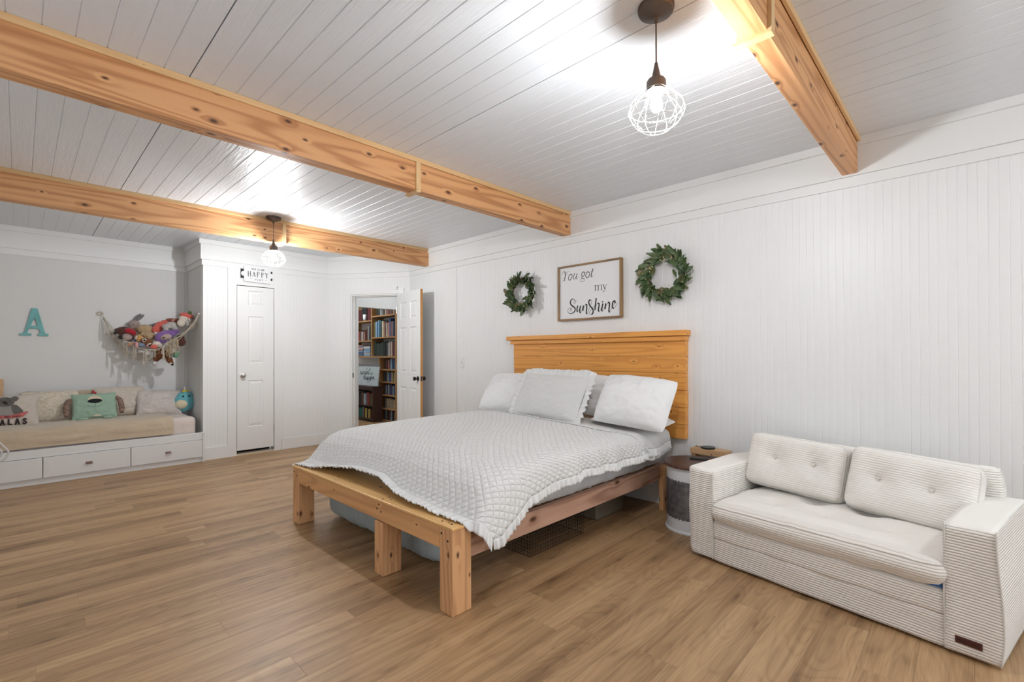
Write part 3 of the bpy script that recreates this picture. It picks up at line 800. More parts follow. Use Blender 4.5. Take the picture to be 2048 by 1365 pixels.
# pillows
def frame(c, ex, ey):
    ex = Vector(ex).normalized(); ey = Vector(ey); ey = (ey-ex*ey.dot(ex)).normalized(); ez = ex.cross(ey)
    return Matrix(((ex.x, ey.x, ez.x, c[0]), (ex.y, ey.y, ez.y, c[1]), (ex.z, ey.z, ez.z, c[2]), (0, 0, 0, 1)))
def pillow_bm(w, h, t, n=34, ear=0.08, rnd=0.0, seed=0.0, wr=0.006, flat=2.6, sag=0.0):
    bm = NB(); top = {}; bot = {}; uvl = bm.loops.layers.uv.new('UVMap')
    for j in range(n+1):
        for i in range(n+1):
            u = -1+2*i/n; v = -1+2*j/n
            x = u*w/2*(1-ear*(1-abs(u)**4)*0-ear*(1-v*v)*abs(u)**3); y = v*h/2*(1-ear*(1-u*u)*abs(v)**3)
            x *= 1-rnd*v**6*abs(u); y *= 1-rnd*u**6*abs(v)
            th = (max(0, 1-abs(u)**flat)**0.55)*(max(0, 1-abs(v)**flat)**0.55)
            k = wr*(fbm(u*2.2+seed, v*2.2, seed)+0.5*fbm(u*6+seed, v*6, 2)+0.5*fbm(u*3+v*9, seed, v*3-u*9))
            edge = 1-max(abs(u), abs(v))**8
            z = t/2*th
            dz = -sag*(1-v)*0.5
            top[i, j] = bm.verts.new((x, y, z+k*2*edge+dz*0))
            bot[i, j] = top[i, j] if (i in (0, n) or j in (0, n)) else bm.verts.new((x, y, -z+k*edge))
    for j in range(n):
        for i in range(n):
            ff = bm.faces.new([top[i, j], top[i+1, j], top[i+1, j+1], top[i, j+1]])
            for l in ff.loops: l[uvl].uv = (l.vert.co.x, l.vert.co.y)
            f = [bot[i, j], bot[i, j+1], bot[i+1, j+1], bot[i+1, j]]
            if len(set(f)) == 4 and not all(v in top.values() for v in ()):
                try: bm.faces.new(f)
                except ValueError: pass
    return bm
def pillow(name, label, c, ex, ey, w, h, t, m, cat='pillow', group=None, **k):
    bm = pillow_bm(w, h, t, **k); bm.transform(frame(c, ex, ey))
    o = obj(name, bm, m, smooth=True); tag(o, label, cat, group); return o
al = radians(48)
RY = (0, -1, 0)
def up(a): return (cos(radians(a)), 0, sin(radians(a)))
PG = 'white pillows at the head of the big bed'
pillow('bed_pillow', 'white pillow at the left of the bed, half behind the grey ruffled cushion', (3.30, 3.235, 0.850), RY, up(52), 0.62, 0.44, 0.19, m_white, group=PG, seed=2.0, wr=0.010, ear=0.03, rnd=0.06)
pillow('bed_pillow', 'white pillow leaning right behind the grey ruffled cushion, only its top showing', (3.44, 2.25, 0.860), (0.03, -1, -0.06), up(66), 0.80, 0.40, 0.14, m_white, group=PG, seed=5.0)
pillow('bed_pillow', 'white pillow lying flat, undermost at the right of the headboard', (3.30, 1.90, 0.700), (0.05, -1, -0.03), up(4), 0.60, 0.36, 0.09, m_white, group=PG, seed=8.0, ear=0.01, rnd=0.12)
pillow('bed_pillow', 'plump white pillow at the right of the bed, leaning in front of the headboard', (3.19, 1.815, 0.860), (0.05, -1, -0.07), up(58), 0.58, 0.42, 0.26, m_white, group=PG, seed=11.0, wr=0.009, ear=0.02, rnd=0.05, flat=2.4)
sh = pillow('pillow_sham', 'grey quilted cushion with ruffled border standing centre on the bed', (3.13, 2.585, 0.860), (-0.03, -1, -0.015), up(60), 0.72, 0.41, 0.16, m_quilt3, 'cushion', seed=14.0, ear=0.03)
FM = frame((3.13, 2.585, 0.860), (-0.03, -1, -0.015), up(60))
W2, H2 = 0.36, 0.205
loop = []
for (x, y) in ((-W2, -H2), (W2, -H2), (W2, H2), (-W2, H2), (-W2, -H2)): loop.append(Vector((x*0.985, y*0.985, 0)))
q = resample([FM @ p for p in loop], 0.006); FI = FM.inverted()
def sout(p):
    l = FI @ p; ax = l.x/W2; ay = l.y/H2
    d = Vector((ax**7, ay**7, 0)); d = d if d.length > 1e-4 else Vector((ax, ay, 0))
    return FM.to_3x3() @ d.normalized()
bm = NB(); ruffle(bm, q, [sout(p) for p in q], 0.055, amp=0.012, freq=85)
obj('ruffle', bm, m_ruffle, sh, smooth=True)

# things under the bed
m_trundle = fabric('blue_grey_sheet', (0.36, 0.42, 0.43), 0.6, 0.0004, 0.010)
bm = soft_box(1.60, 3.1, 2.15, 3.50, 0.012, 0.285, 0.10, 50, 60, 0.014, 5.0, 0.010)
o = obj('spare_mattress', bm, m_trundle, smooth=True); tag(o, 'spare mattress in a blue grey sheet stored on the floor under the bed', 'mattress')
m_wire = simple('dark_wire', (0.010, 0.009, 0.008), 0.6, 0.3)
t = thing('wire_basket', 'low black wire mesh basket under the bed, nearest the foot', 'basket', (2.39, 2.0, 0))
bm = NB(); x0, x1, y0, y1, zt = 2.12, 2.66, 1.90, 2.12, 0.145
for k in range(24): tube(bm, [(lerp(x0, x1, k/23), y0, 0.004), (lerp(x0, x1, k/23), y0, zt)], 0.001, 4); tube(bm, [(lerp(x0, x1, k/23), y1, 0.004), (lerp(x0, x1, k/23), y1, zt)], 0.001, 4); tube(bm, [(lerp(x0, x1, k/23), y0, 0.004), (lerp(x0, x1, k/23), y1, 0.004)], 0.001, 4)
for k in range(10): tube(bm, [(x0, lerp(y0, y1, k/9), 0.004), (x0, lerp(y0, y1, k/9), zt)], 0.001, 4); tube(bm, [(x1, lerp(y0, y1, k/9), 0.004), (x1, lerp(y0, y1, k/9), zt)], 0.001, 4)
for k in range(7):
    z = 0.006+k*0.023; tube(bm, [(x0, y0, z), (x1, y0, z), (x1, y1, z), (x0, y1, z)], 0.001, 4, closed=True)
obj('mesh', bm, m_wire, t)
bm = NB(); tube(bm, [(x0, y0, zt), (x1, y0, zt), (x1, y1, zt), (x0, y1, zt)], 0.003, 6, closed=True); obj('rim', bm, m_wire, t)
m_tote, nt, b = NM('cloudy_plastic'); b.inputs['Base Color'].default_value = (0.24, 0.21, 0.16, 1); b.inputs['Roughness'].default_value = 0.35; b.inputs['Transmission Weight'].default_value = 0.25
t = thing('storage_tote', 'cloudy plastic storage box with lid under the bed, beside the wire basket', 'storage box', (3.12, 2.13, 0))
bm = NB(); prism(bm, [(2.92, 1.97), (3.30, 1.97), (3.30, 2.28), (2.92, 2.28)], 0.0, 0.155)
bmesh.ops.recalc_face_normals(bm, faces=bm.faces)
obj('body', bm, m_tote, t, bevel=0.012)
bm = NB(); box(bm, 2.90, 3.32, 1.95, 2.30, 0.155, 0.178); obj('lid', bm, m_tote, t, bevel=0.006)

# ================================================================== drum table and wood block
m_zinc = simple('galvanised_metal', (0.20, 0.20, 0.21), 0.45, 0.55, 0, 0, 0.35, vscale=30)
m_enamel = simple('chalky_white_paint', (0.74, 0.76, 0.78), 0.5)
m_lid = wood('dark_lid_wood', (0.10, 0.05, 0.04), (0.045, 0.022, 0.018), axis=0, knots=0.3, rough=0.35)
m_rim = simple('copper_worn_rim', (0.16, 0.07, 0.045), 0.5, 0.2, 40, 0.002, 0.4, vscale=40)
T = thing('drum_table', 'round metal drum side table with dark wooden lid between bed and sofa', 'side table', (3.285, 1.405, 0))
bm = NB(); lathe(bm, [(0.150, 0.002), (0.193, 0.002), (0.193, 0.012), (0.184, 0.020), (0.182, 0.085), (0.182, 0.345), (0.182, 0.425), (0.186, 0.430), (0.186, 0.437), (0.150, 0.437)], (3.285, 1.405, 0), 64)
obj('drum', bm, m_enamel, T, smooth=True, angle=0.6)
bm = NB(); sg = 120; rings = []
for k, zf in enumerate((0, 1)):
    ring = []
    for i in range(sg):
        a = 2*pi*i/sg; base = 0.095 if k == 0 else 0.350
        z = base + 0.010*fbm(i*0.9, k*7)+0.006*(i % 3 == 0)*(1 if k else -1)
        ring.append(z)
    rings.append(ring)
VV = []
for t_ in (0, 0.25, 0.5, 0.75, 1):
    VV.append([bm.verts.new((3.285+0.1835*cos(2*pi*i/sg), 1.405+0.1835*sin(2*pi*i/sg), lerp(rings[0][i], rings[1][i], t_))) for i in range(sg)])
for a, b_ in zip(VV, VV[1:]):
    for i in range(sg): bm.faces.new([a[i], a[(i+1) % sg], b_[(i+1) % sg], b_[i]])
obj('metal_band', bm, m_zinc, T, smooth=True, label='grey galvanised middle band with ragged lace edges')
for z in (0.105, 0.325, 0.335):
    bm = NB(); tube(bm, [(3.285+0.184*cos(2*pi*i/60), 1.405+0.184*sin(2*pi*i/60), z) for i in range(60)], 0.002, 6, closed=True); obj('bead', bm, m_zinc, T, smooth=True)
bm = NB(); lathe(bm, [(0.196, 0.4375), (0.200, 0.441), (0.200, 0.458), (0.196, 0.463)], (3.285, 1.405, 0), 64)
obj('lid', bm, m_lid, T, smooth=True, angle=0.5, label='dark round wooden lid')
bm = NB(); lathe(bm, [(0.2005, 0.4415), (0.2015, 0.4445), (0.2015, 0.4535), (0.2005, 0.457)], (3.285, 1.405, 0), 64, cap=False); obj('rim_edge', bm, m_rim, T, smooth=True)
m_rem = simple('black_plastic', (0.018, 0.018, 0.02), 0.35)
R = thing('remote_control', 'small black remote control lying on the drum table lid', 'remote control', (3.36, 1.40, 0.463), radians(-75))
bm = NB(); box(bm, -0.062, 0.062, -0.017, 0.017, 0.0, 0.013); obj('body', bm, m_rem, R, bevel=0.004, local=True)
bm = NB()
for k in range(5):
    for j in (-1, 0, 1): lathe(bm, [(0.003, 0.0130), (0.003, 0.0145)], (-0.045+k*0.017, j*0.009, 0), 8)
obj('buttons', bm, simple('grey_buttons', (0.12, 0.12, 0.13), 0.5), R, local=True)
WB = thing('wooden_stand', 'narrow pale wood stand against the wall behind the drum table', 'stand', (3.555, 1.40, 0))
m_blk = wood('pale_block_wood', (0.66, 0.42, 0.22), (0.48, 0.27, 0.13), axis=1, knots=0.5, contrast=0.6)
bm = NB(); box(bm, 3.502, 3.610, 1.265, 1.527, 0.468, 0.512); obj('top', bm, m_blk, WB, bevel=0.004)
for y in (1.285, 1.507):
    bm = NB(); box(bm, 3.515, 3.600, y-0.015, y+0.015, 0, 0.468); obj('leg', bm, m_blk, WB, bevel=0.003)
CH = thing('charging_pad', 'flat round black charging pad with cord on the wooden stand', 'charging pad', (3.556, 1.415, 0.512))
bm = NB(); lathe(bm, [(0.046, 0.512), (0.050, 0.515), (0.050, 0.522), (0.047, 0.525)], (3.556, 1.415, 0), 40); obj('pad', bm, m_rem, CH, smooth=True, angle=0.6)
bm = NB(); tube(bm, smoothpts([(3.56, 1.463, 0.5165), (3.57, 1.485, 0.516), (3.56, 1.50, 0.517), (3.575, 1.515, 0.515), (3.60, 1.52, 0.5155)]), 0.002, 6); obj('cord', bm, m_rem, CH, smooth=True)

# ================================================================== sofa
def cord_mat(name, col, axis, pitch=0.0115, depth=0.0036, var=0.03, noisy=True):
    m, nt, b = NM(name)
    b.inputs['Roughness'].default_value = 0.9; b.inputs['Sheen Weight'].default_value = 0.35; b.inputs['Specular IOR Level'].default_value = 0.2
    tc = N(nt, 'ShaderNodeTexCoord')
    if axis == 'UV': src = tc.outputs['UV']; ix = 1
    else: src = tc.outputs['Object']; ix = axis
    sp = N(nt, 'ShaderNodeSeparateXYZ'); nt.links.new(src, sp.inputs[0])
    nz = noise_(nt, tc.outputs['Object'], 7, 2)
    q = math_(nt, 'ADD', math_(nt, 'DIVIDE', sp.outputs[ix], pitch), math_(nt, 'MULTIPLY', nz, 0.5))
    s = math_(nt, 'ABSOLUTE', math_(nt, 'SINE', math_(nt, 'MULTIPLY', q, pi)))
    h = math_(nt, 'ADD', math_(nt, 'POWER', s, 0.7), math_(nt, 'MULTIPLY', noise_(nt, tc.outputs['Object'], 160, 3), 0.12))
    bump(nt, b, h, depth)
    cc = ramp(nt, noise_(nt, tc.outputs['Object'], 5, 4), [(0.3, tuple(x*(1-var) for x in col)), (0.7, col)])
    nt.links.new(cc, b.inputs['Base Color'])
    return m
CRM = (0.90, 0.86, 0.80)
m_cordz = cord_mat('cream_corduroy', CRM, 2)
m_cordy = cord_mat('cream_corduroy_cushion', CRM, 'UV', 0.0120, 0.0026)
m_plush = fabric('cream_plush_top', CRM, 0.9, 0.0008, 0.002, 0.03, 0.4)
m_pipe = fabric('cream_piping', (0.74, 0.71, 0.65), 0.8)
m_blue = simple('blue_foam_liner', (0.10, 0.26, 0.62), 0.7)
m_leather = simple('dark_brown_leather', (0.075, 0.018, 0.012), 0.45, 0, 90, 0.0006)
S0 = at(1883, 1302, 2, 0); th = radians(10.5); SU = Vector((-sin(th), -cos(th), 0)); S0 = S0-SU*1.14
SOFA = thing('corduroy_sofa', 'small cream corduroy sofa with square arms against the right wall', 'sofa', (S0.x, S0.y, 0), atan2(SU.y, SU.x))
def arm_bm(x0, x1, seed, flare=0.0):
    bm = NB(); nz_, nu, nd = 26, 8, 24; x0_, x1_ = x0, x1
    D = 0.69; prof = []
    def P(a, d, z):                              # a across 0..1, d depth, z
        zt = z
        k = 0.010*fbm(a*2+seed, d*4, z*6)
        x = lerp(x0, x1, a)
        if flare: x += flare*sin(z/0.52*pi*1.6)*(1 if a > 0.5 else 0.4)
        if z < 0.10 and x < 0.07: x += 0.03*(1-z/0.10)**2
        ztop = 0.522+0.012*sin(pi*min(1, d/0.69))+0.012*d + (0.015*(1-a) if x0 < 0.5 else 0.006*a)
        zz = 0.012+(ztop-0.012)*(z/0.52)
        return Vector((x, d, zz))
    r = 0.018
    cache = {}
    NA, NDp, NZ = 8, 22, 30
    def V(i, j, k):
        key = (i, j, k)
        if key not in cache:
            a, d, z = i/NA, j/NDp*D, k/NZ*0.52
            p = P(a, d, z)
            # round the edges
            lo = Vector((x0+r, r, 0.012+r)); hi = Vector((x1-r, D-r, 9)); top = P(a, d, 0.52).z-r
            c = Vector((min(max(p.x, lo.x), hi.x) if not flare else min(max(p.x, lo.x-0.03), hi.x+0.03), min(max(p.y, lo.y), hi.y), min(max(p.z, lo.z), top)))
            dd = p-c
            if dd.length > r: p = c+dd.normalized()*r
            q = 0.006*fbm(p.x*5+seed, p.y*5, p.z*5)
            p = p+(dd.normalized()*q if dd.length > 1e-5 else Vector())
            cache[key] = bm.verts.new(p)
        return cache[key]
    for j in range(NDp):
        for i in range(NA):
            f = bm.faces.new([V(i, j, NZ), V(i+1, j, NZ), V(i+1, j+1, NZ), V(i, j+1, NZ)]); f.material_index = 1
            bm.faces.new([V(i, j, 0), V(i, j+1, 0), V(i+1, j+1, 0), V(i+1, j, 0)])
        for k in range(NZ):
            bm.faces.new([V(0, j, k), V(0, j, k+1), V(0, j+1, k+1), V(0, j+1, k)]); bm.faces.new([V(NA, j, k), V(NA, j+1, k), V(NA, j+1, k+1), V(NA, j, k+1)])
    for i in range(NA):
        for k in range(NZ):
            bm.faces.new([V(i, 0, k), V(i+1, 0, k), V(i+1, 0, k+1), V(i, 0, k+1)]); bm.faces.new([V(i, NDp, k), V(i, NDp, k+1), V(i+1, NDp, k+1), V(i+1, NDp, k)])
    return bm
obj('armrest', arm_bm(-0.030, 0.128, 1.0), [m_cordz, m_plush], SOFA, smooth=True, local=True)
obj('armrest', arm_bm(1.150, 1.312, 6.0, 0.010), [m_cordz, m_plush], SOFA, smooth=True, local=True)
def lbox(x0, x1, y0, y1, z0, z1, r=0.02, wob=0.004, seed=0.0, nx=40, ny=20): return soft_box(x0, x1, y0, y1, z0, z1, r, nx, ny, wob, seed)
obj('base', lbox(0.120, 1.158, 0.006, 0.62, 0.012, 0.150, 0.012, 0.004, 2), m_cordz, SOFA, smooth=True, local=True)
obj('base_cover', lbox(0.122, 1.156, 0.000, 0.60, 0.142, 0.2485, 0.016, 0.006, 7), m_cordz, SOFA, smooth=True, local=True)
obj('foam_liner', lbox(0.130, 1.150, 0.022, 0.60, 0.222, 0.276, 0.015, 0.002, 3), m_blue, SOFA, smooth=True, local=True, label='blue foam liner showing in the gap under the seat cushion')
obj('back', lbox(0.06, 1.225, 0.585, 0.70, 0.10, 0.672, 0.035, 0.012, 9, 30, 14), m_cordz, SOFA, smooth=True, local=True)
# piping on the fronts of the arms
for xs, fl in ((0.128, 0), (1.150, 0.0), (1.312, 0.010)):
    pts = [(xs+(0.010*sin(z/0.52*pi*1.6) if fl else 0.0)+0.003*fbm(z*6, xs), 0.001, 0.02+z*0.98) for z in [0.52*k/24 for k in range(25)]]
    bm = NB(); tube(bm, pts, 0.0035, 6); obj('piping', bm, m_pipe, SOFA, smooth=True, local=True)
def cushion_bm(w, h, t, tufts=(), n=56, rim=0.035, tq=0.022, seed=0.0, belly=0.02, sag=0.0):
    """boxed cushion: w x h face in local xy, thickness t along z, UV in metres"""
    bm = NB(); uvl = bm.loops.layers.uv.new('UVMap')
    def pos(u, v, side):
        x = u*w/2; y = v*h/2
        e = max(abs(u), abs(v)); e2 = (max(0.0, 1-abs(u)**5)*max(0.0, 1-abs(v)**5))**0.5
        z = t/2-rim*(1-e2)**2*0.5+belly*e2
        for (tx, ty) in tufts:
            d2 = ((x-tx)**2+(y-ty)**2)/(0.060**2); z -= tq*exp(-d2)+0.5*tq*exp(-d2*12)
        z += 0.006*fbm(x*8+seed, y*8, side)+0.003*fbm(x*22, y*22+seed, side)
        cr = 0.97+0.03*(abs(u)**2*abs(v)**2)
        rc = 0.04
        # rounded corners in plan
        ax, ay = abs(x), abs(y); cx, cy = w/2-rc, h/2-rc
        if ax > cx and ay > cy:
            d = Vector((ax-cx, ay-cy)); 
            if d.length > rc: d = d.normalized()*rc
            x = (cx+d.x)*(1 if x > 0 else -1); y = (cy+d.y)*(1 if y > 0 else -1)
        return Vector((x, y, z*side - (sag*(1-abs(v))*0)))
    def add(vs, uvs, mi_=0):
        try: f = bm.faces.new(vs)
        except ValueError: return
        f.material_index = mi_
        for l, q in zip(f.loops, uvs): l[uvl].uv = q
    gr = {}
    for sd in (1, -1):
        for j in range(n+1):
            for i in range(n+1): gr[i, j, sd] = bm.verts.new(pos(-1+2*i/n, -1+2*j/n, sd))
        for j in range(n):
            for i in range(n):
                q = [(i, j), (i+1, j), (i+1, j+1), (i, j+1)]
                if sd < 0: q = q[::-1]
                add([gr[a, b_, sd] for a, b_ in q], [(gr[a, b_, sd].co.x, gr[a, b_, sd].co.y) for a, b_ in q], 1 if abs(2*j/n-1) < 0.86 else 0)
    ring = [(i, 0) for i in range(n)]+[(n, j) for j in range(n)]+[(i, n) for i in range(n, 0, -1)]+[(0, j) for j in range(n, 0, -1)]
    ns = 6; cols = []
    for (i, j) in ring:
        a = gr[i, j, 1].co.copy(); b_ = gr[i, j, -1].co.copy(); c = [gr[i, j, 1]]
        o = Vector((a.x/(w/2), a.y/(h/2), 0)); o = Vector((o.x**5, o.y**5, 0)); o = o.normalized() if o.length > 1e-6 else o
        for k in range(1, ns):
            t_ = k/ns; c.append(bm.verts.new(a.lerp(b_, t_)+o*0.012*sin(pi*t_)+o*0.003*fbm(a.x*12, a.y*12, k)))
        c.append(gr[i, j, -1]); cols.append(c)
    m_ = len(cols)
    for q in range(m_):
        A = cols[q]; B = cols[(q+1) % m_]
        for k in range(ns):
            vs = [A[k], A[k+1], B[k+1], B[k]]
            add(vs, [(v.co.x, -h/2+v.co.z) for v in vs])
    return bm, ring, gr
def cushion(name, M, w, h, t, m2=None, **k):
    bm, ring, gr = cushion_bm(w, h, t, **k)
    loopp = [gr[i, j, 1].co.copy()+Vector((0, 0, 0.002)) for i, j in ring]
    bm.transform(M)
    o = obj(name, bm, [m_cordy, m2 or m_cordy], SOFA, smooth=True, local=True)
    b2 = NB(); tube(b2, [M @ p for p in loopp], 0.0030, 5, closed=True); obj('piping', b2, m_pipe, o, smooth=True, local=True)
    for (tx, ty) in k.get('tufts', ()):
        b3 = NB(); ball(b3, (tx, ty, t/2-0.004 if t < 0.2 else 0), (0.008, 0.008, 0.004), 10, M=M); obj('button', b3, m_pipe, o, smooth=True, local=True)
    return o
m_seat = cord_mat('cream_corduroy_flat', CRM, 'UV', 0.0115, 0.0007)
cushion('seat_cushion', frame((0.640, 0.262, 0.3125), (1, 0, 0.014), (0, 1, 0.02)), 1.022, 0.57, 0.105, tufts=[(-0.25, -0.05), (0.0, -0.05), (0.27, -0.05), (-0.12, 0.12), (0.14, 0.12)], seed=2.0, belly=0.026, tq=0.034, m2=m_seat)
cushion('back_cushion', frame((0.385, 0.462, 0.548), (1, 0.01, -0.035), (0, 0.30, 1)), 0.520, 0.300, 0.130, tufts=[(-0.10, 0.02), (0.11, 0.02)], seed=5.0, belly=0.032, tq=0.032)
cushion('back_cushion', frame((0.925, 0.450, 0.535), (1, 0.03, -0.070), (0.13, 0.34, 1)), 0.500, 0.315, 0.130, tufts=[(-0.12, 0.01), (0.09, 0.01)], seed=9.0, belly=0.032, tq=0.032)
# leather tag
bm = NB(); box(bm, 1.182, 1.262, -0.0045, 0.004, 0.058, 0.086, Matrix.Rotation(radians(0), 4, 'Y')); tg = obj('leather_tag', bm, m_leather, SOFA, bevel=0.0008, local=True); TAGP = (SOFA, tg)

# ================================================================== lettering
m_ink = simple('black_ink', (0.012, 0.012, 0.013), 0.6)
def ribbon(bm, pts, widths, M, lift=0.0, thick=0.0012, n=8):
    """flat brush stroke through 2D pts; M places its plane; widths: one or a list"""
    P = smoothpts([Vector((p[0], p[1], 0)) for p in pts], n) if len(pts) > 2 else [Vector((p[0], p[1], 0)) for p in pts]
    if len(P) == 2: P = [P[0].lerp(P[1], k/4) for k in range(5)]
    m = len(P); L = []; Rr = []
    for i in range(m):
        a = P[max(0, i-1)]; b_ = P[min(m-1, i+1)]; t = (b_-a)
        t = t.normalized() if t.length > 1e-9 else Vector((1, 0, 0)); nn = Vector((-t.y, t.x, 0))
        f = i/(m-1); w = widths if isinstance(widths, (int, float)) else pl(f, [(k/(len(widths)-1), v) for k, v in enumerate(widths)])
        L.append(P[i]+nn*w/2); Rr.append(P[i]-nn*w/2)
    e0 = (P[0]-P[1]).normalized()*(L[0]-Rr[0]).length*0.35; e1 = (P[-1]-P[-2]).normalized()*(L[-1]-Rr[-1]).length*0.35
    L = [L[0]+e0]+L+[L[-1]+e1]; Rr = [Rr[0]+e0]+Rr+[Rr[-1]+e1]
    for hz in (thick+lift,):
        VL = [bm.verts.new(M @ Vector((q.x, q.y, hz))) for q in L]; VR = [bm.verts.new(M @ Vector((q.x, q.y, hz))) for q in Rr]
        BL = [bm.verts.new(M @ Vector((q.x, q.y, lift))) for q in L]; BR = [bm.verts.new(M @ Vector((q.x, q.y, lift))) for q in Rr]
        for i in range(len(L)-1):
            bm.faces.new([VR[i], VR[i+1], VL[i+1], VL[i]]); bm.faces.new([VL[i], VL[i+1], BL[i+1], BL[i]]); bm.faces.new([VR[i+1], VR[i], BR[i], BR[i+1]])
CAPS = {
 'A': [[(0, 0), (0.3, 1), (0.6, 0)], [(0.12, 0.36), (0.48, 0.36)]], 'L': [[(0.08, 1), (0.08, 0)], [(0.08, 0.02), (0.55, 0.02)]],
 'S': [[(0.55, 0.82), (0.32, 0.98), (0.08, 0.78), (0.3, 0.52), (0.56, 0.26), (0.30, 0.0), (0.04, 0.18)]],
 'O': [[(0.3, 1), (0.04, 0.75), (0.04, 0.25), (0.3, 0), (0.56, 0.25), (0.56, 0.75), (0.3, 1)]],
 'K': [[(0.06, 1), (0.06, 0)], [(0.55, 1), (0.06, 0.42)], [(0.22, 0.6), (0.58, 0)]],
 'T': [[(0, 0.98), (0.6, 0.98)], [(0.3, 0.98), (0.3, 0)]], 'H': [[(0.06, 1), (0.06, 0)], [(0.54, 1), (0.54, 0)], [(0.06, 0.52), (0.54, 0.52)]],
 'I': [[(0.3, 1), (0.3, 0)]], 'U': [[(0.06, 1), (0.06, 0.25), (0.3, 0), (0.54, 0.25), (0.54, 1)]],
 'R': [[(0.06, 1), (0.06, 0)], [(0.06, 0.98), (0.45, 0.95), (0.5, 0.68), (0.06, 0.5)], [(0.28, 0.5), (0.56, 0)]],
 'P': [[(0.06, 1), (0.06, 0)], [(0.06, 0.98), (0.46, 0.95), (0.5, 0.66), (0.06, 0.48)]],
 'C': [[(0.55, 0.85), (0.3, 1), (0.04, 0.72), (0.04, 0.28), (0.3, 0), (0.55, 0.15)]],
 'E': [[(0.06, 1), (0.06, 0)], [(0.06, 0.98), (0.52, 0.98)], [(0.06, 0.5), (0.42, 0.5)], [(0.06, 0.02), (0.54, 0.02)]],
 'G': [[(0.55, 0.85), (0.3, 1), (0.04, 0.72), (0.04, 0.28), (0.3, 0), (0.55, 0.2), (0.55, 0.45)], [(0.34, 0.45), (0.56, 0.45)]],
 'W': [[(0, 1), (0.16, 0)], [(0.16, 0), (0.3, 0.8)], [(0.3, 0.8), (0.44, 0)], [(0.44, 0), (0.6, 1)]], 'V': [[(0, 1), (0.3, 0)], [(0.3, 0), (0.6, 1)]]}
CAPS['M'] = [[(0.04, 0), (0.04, 1)], [(0.04, 1), (0.3, 0.3)], [(0.3, 0.3), (0.56, 1)], [(0.56, 1), (0.56, 0)]]
CAPS['X'] = [[(0.04, 0), (0.56, 1)], [(0.04, 1), (0.56, 0)]]
CAPS['Y'] = [[(0.02, 1), (0.3, 0.5)], [(0.58, 1), (0.3, 0.5)], [(0.3, 0.5), (0.3, 0)]]
def text(bm, s, M, x, y, h, adv, w, lift=0.0, thick=0.0008, sx=1.0):
    for ch in s:
        if ch != ' ':
            for st in CAPS[ch]:
                pts = [(x+p[0]*h*sx, y+p[1]*h) for p in st]
                if ch in 'AVWK' and len(pts) == 3:
                    ribbon(bm, pts[:2], w, M, lift, thick); ribbon(bm, pts[1:], w, M, lift, thick)
                else: ribbon(bm, pts, w, M, lift, thick, 4)
        x += adv
SUN= [('S',[(-.1016,-.0862),(-.1184,-.0807),(-.1336,-.0836),(-.1387,-.0956),(-.132,-.107),(-.1202,-.0997),(-.1218,-.0832),(-.1352,-.0671),(-.1505,-.0622),(-.1658,-.0673),(-.1768,-.0816),(-.1779,-.1008),(-.1677,-.1167),(-.1456,-.1334),(-.1271,-.1485),(-.1228,-.1652),(-.1323,-.1823),(-.1527,-.1947),(-.18,-.1986),(-.2023,-.1875),(-.2092,-.1691),(-.2022,-.1529),(-.1832,-.1446),(-.1559,-.1437)]),('t',[(-.1712,-.1459),(-.1805,-.1558),(-.1782,-.1711),(-.1714,-.1757),(-.1645,-.1651),(-.1689,-.1469)]),('B',[(-.0935,-.1331),(-.1012,-.1557),(-.1027,-.176),(-.0953,-.1833)]),('t',[(-.0953,-.1833),(-.0819,-.1706),(-.0619,-.1367)]),('B',[(-.0613,-.1368),(-.0693,-.1606),(-.0704,-.1863),(-.0638,-.1967)]),('t',[(-.0638,-.1967),(-.0522,-.1861),(-.0389,-.1546)]),('B',[(-.0307,-.1363),(-.033,-.155),(-.0351,-.1764)]),('t',[(-.0341,-.1765),(-.0193,-.1425),(-.0029,-.1262)]),('B',[(-.0029,-.1262),(.0074,-.131),(.006,-.1711),(.0017,-.1976),(.0071,-.2108)]),('t',[(.0071,-.2108),(.0194,-.2041),(.0308,-.1728),(.0373,-.1519)]),('t',[(.0501,-.1328),(.0598,-.1136),(.0589,-.0936),(.0471,-.0873)]),('B',[(.0471,-.0873),(.0343,-.093),(.0304,-.1113),(.0421,-.1389),(.0643,-.1617),(.0769,-.1838),(.0753,-.2049),(.0641,-.2188)]),('t',[(.0641,-.2188),(.0482,-.2224),(.037,-.2118),(.0403,-.1921),(.0547,-.1744),(.077,-.16),(.096,-.1428)]),('B',[(.1094,-.0805),(.1055,-.1092),(.0997,-.1484),(.0965,-.1785)]),('t',[(.0974,-.1746),(.1117,-.1374),(.1273,-.1241)]),('B',[(.1273,-.1241),(.1397,-.1276),(.1403,-.146),(.134,-.1745),(.1327,-.1901),(.1395,-.1963)]),('t',[(.1395,-.1963),(.1519,-.1888),(.1674,-.1611)]),('B',[(.1797,-.1333),(.1726,-.1614),(.1679,-.1859),(.1734,-.1967)]),('t',[(.1734,-.1967),(.1856,-.1884),(.201,-.1583)]),('B',[(.1761,-.1142),(.1804,-.1151)]),('B',[(.2096,-.1355),(.2064,-.1561),(.2039,-.1766)]),('t',[(.2055,-.1754),(.2192,-.1401),(.2358,-.1251)]),('B',[(.2358,-.1251),(.2478,-.1294),(.2486,-.1488),(.2437,-.1819),(.2424,-.2012),(.2481,-.21)]),('t',[(.2481,-.21),(.261,-.196),(.2759,-.1611)]),('t',[(.2759,-.1611),(.2908,-.1506),(.305,-.1338)]),('B',[(.305,-.1338),(.3041,-.1202),(.2953,-.117),(.2826,-.1282),(.2775,-.1535),(.2803,-.1716),(.2892,-.1799)]),('t',[(.2892,-.1799),(.3054,-.1683),(.326,-.1367)])]
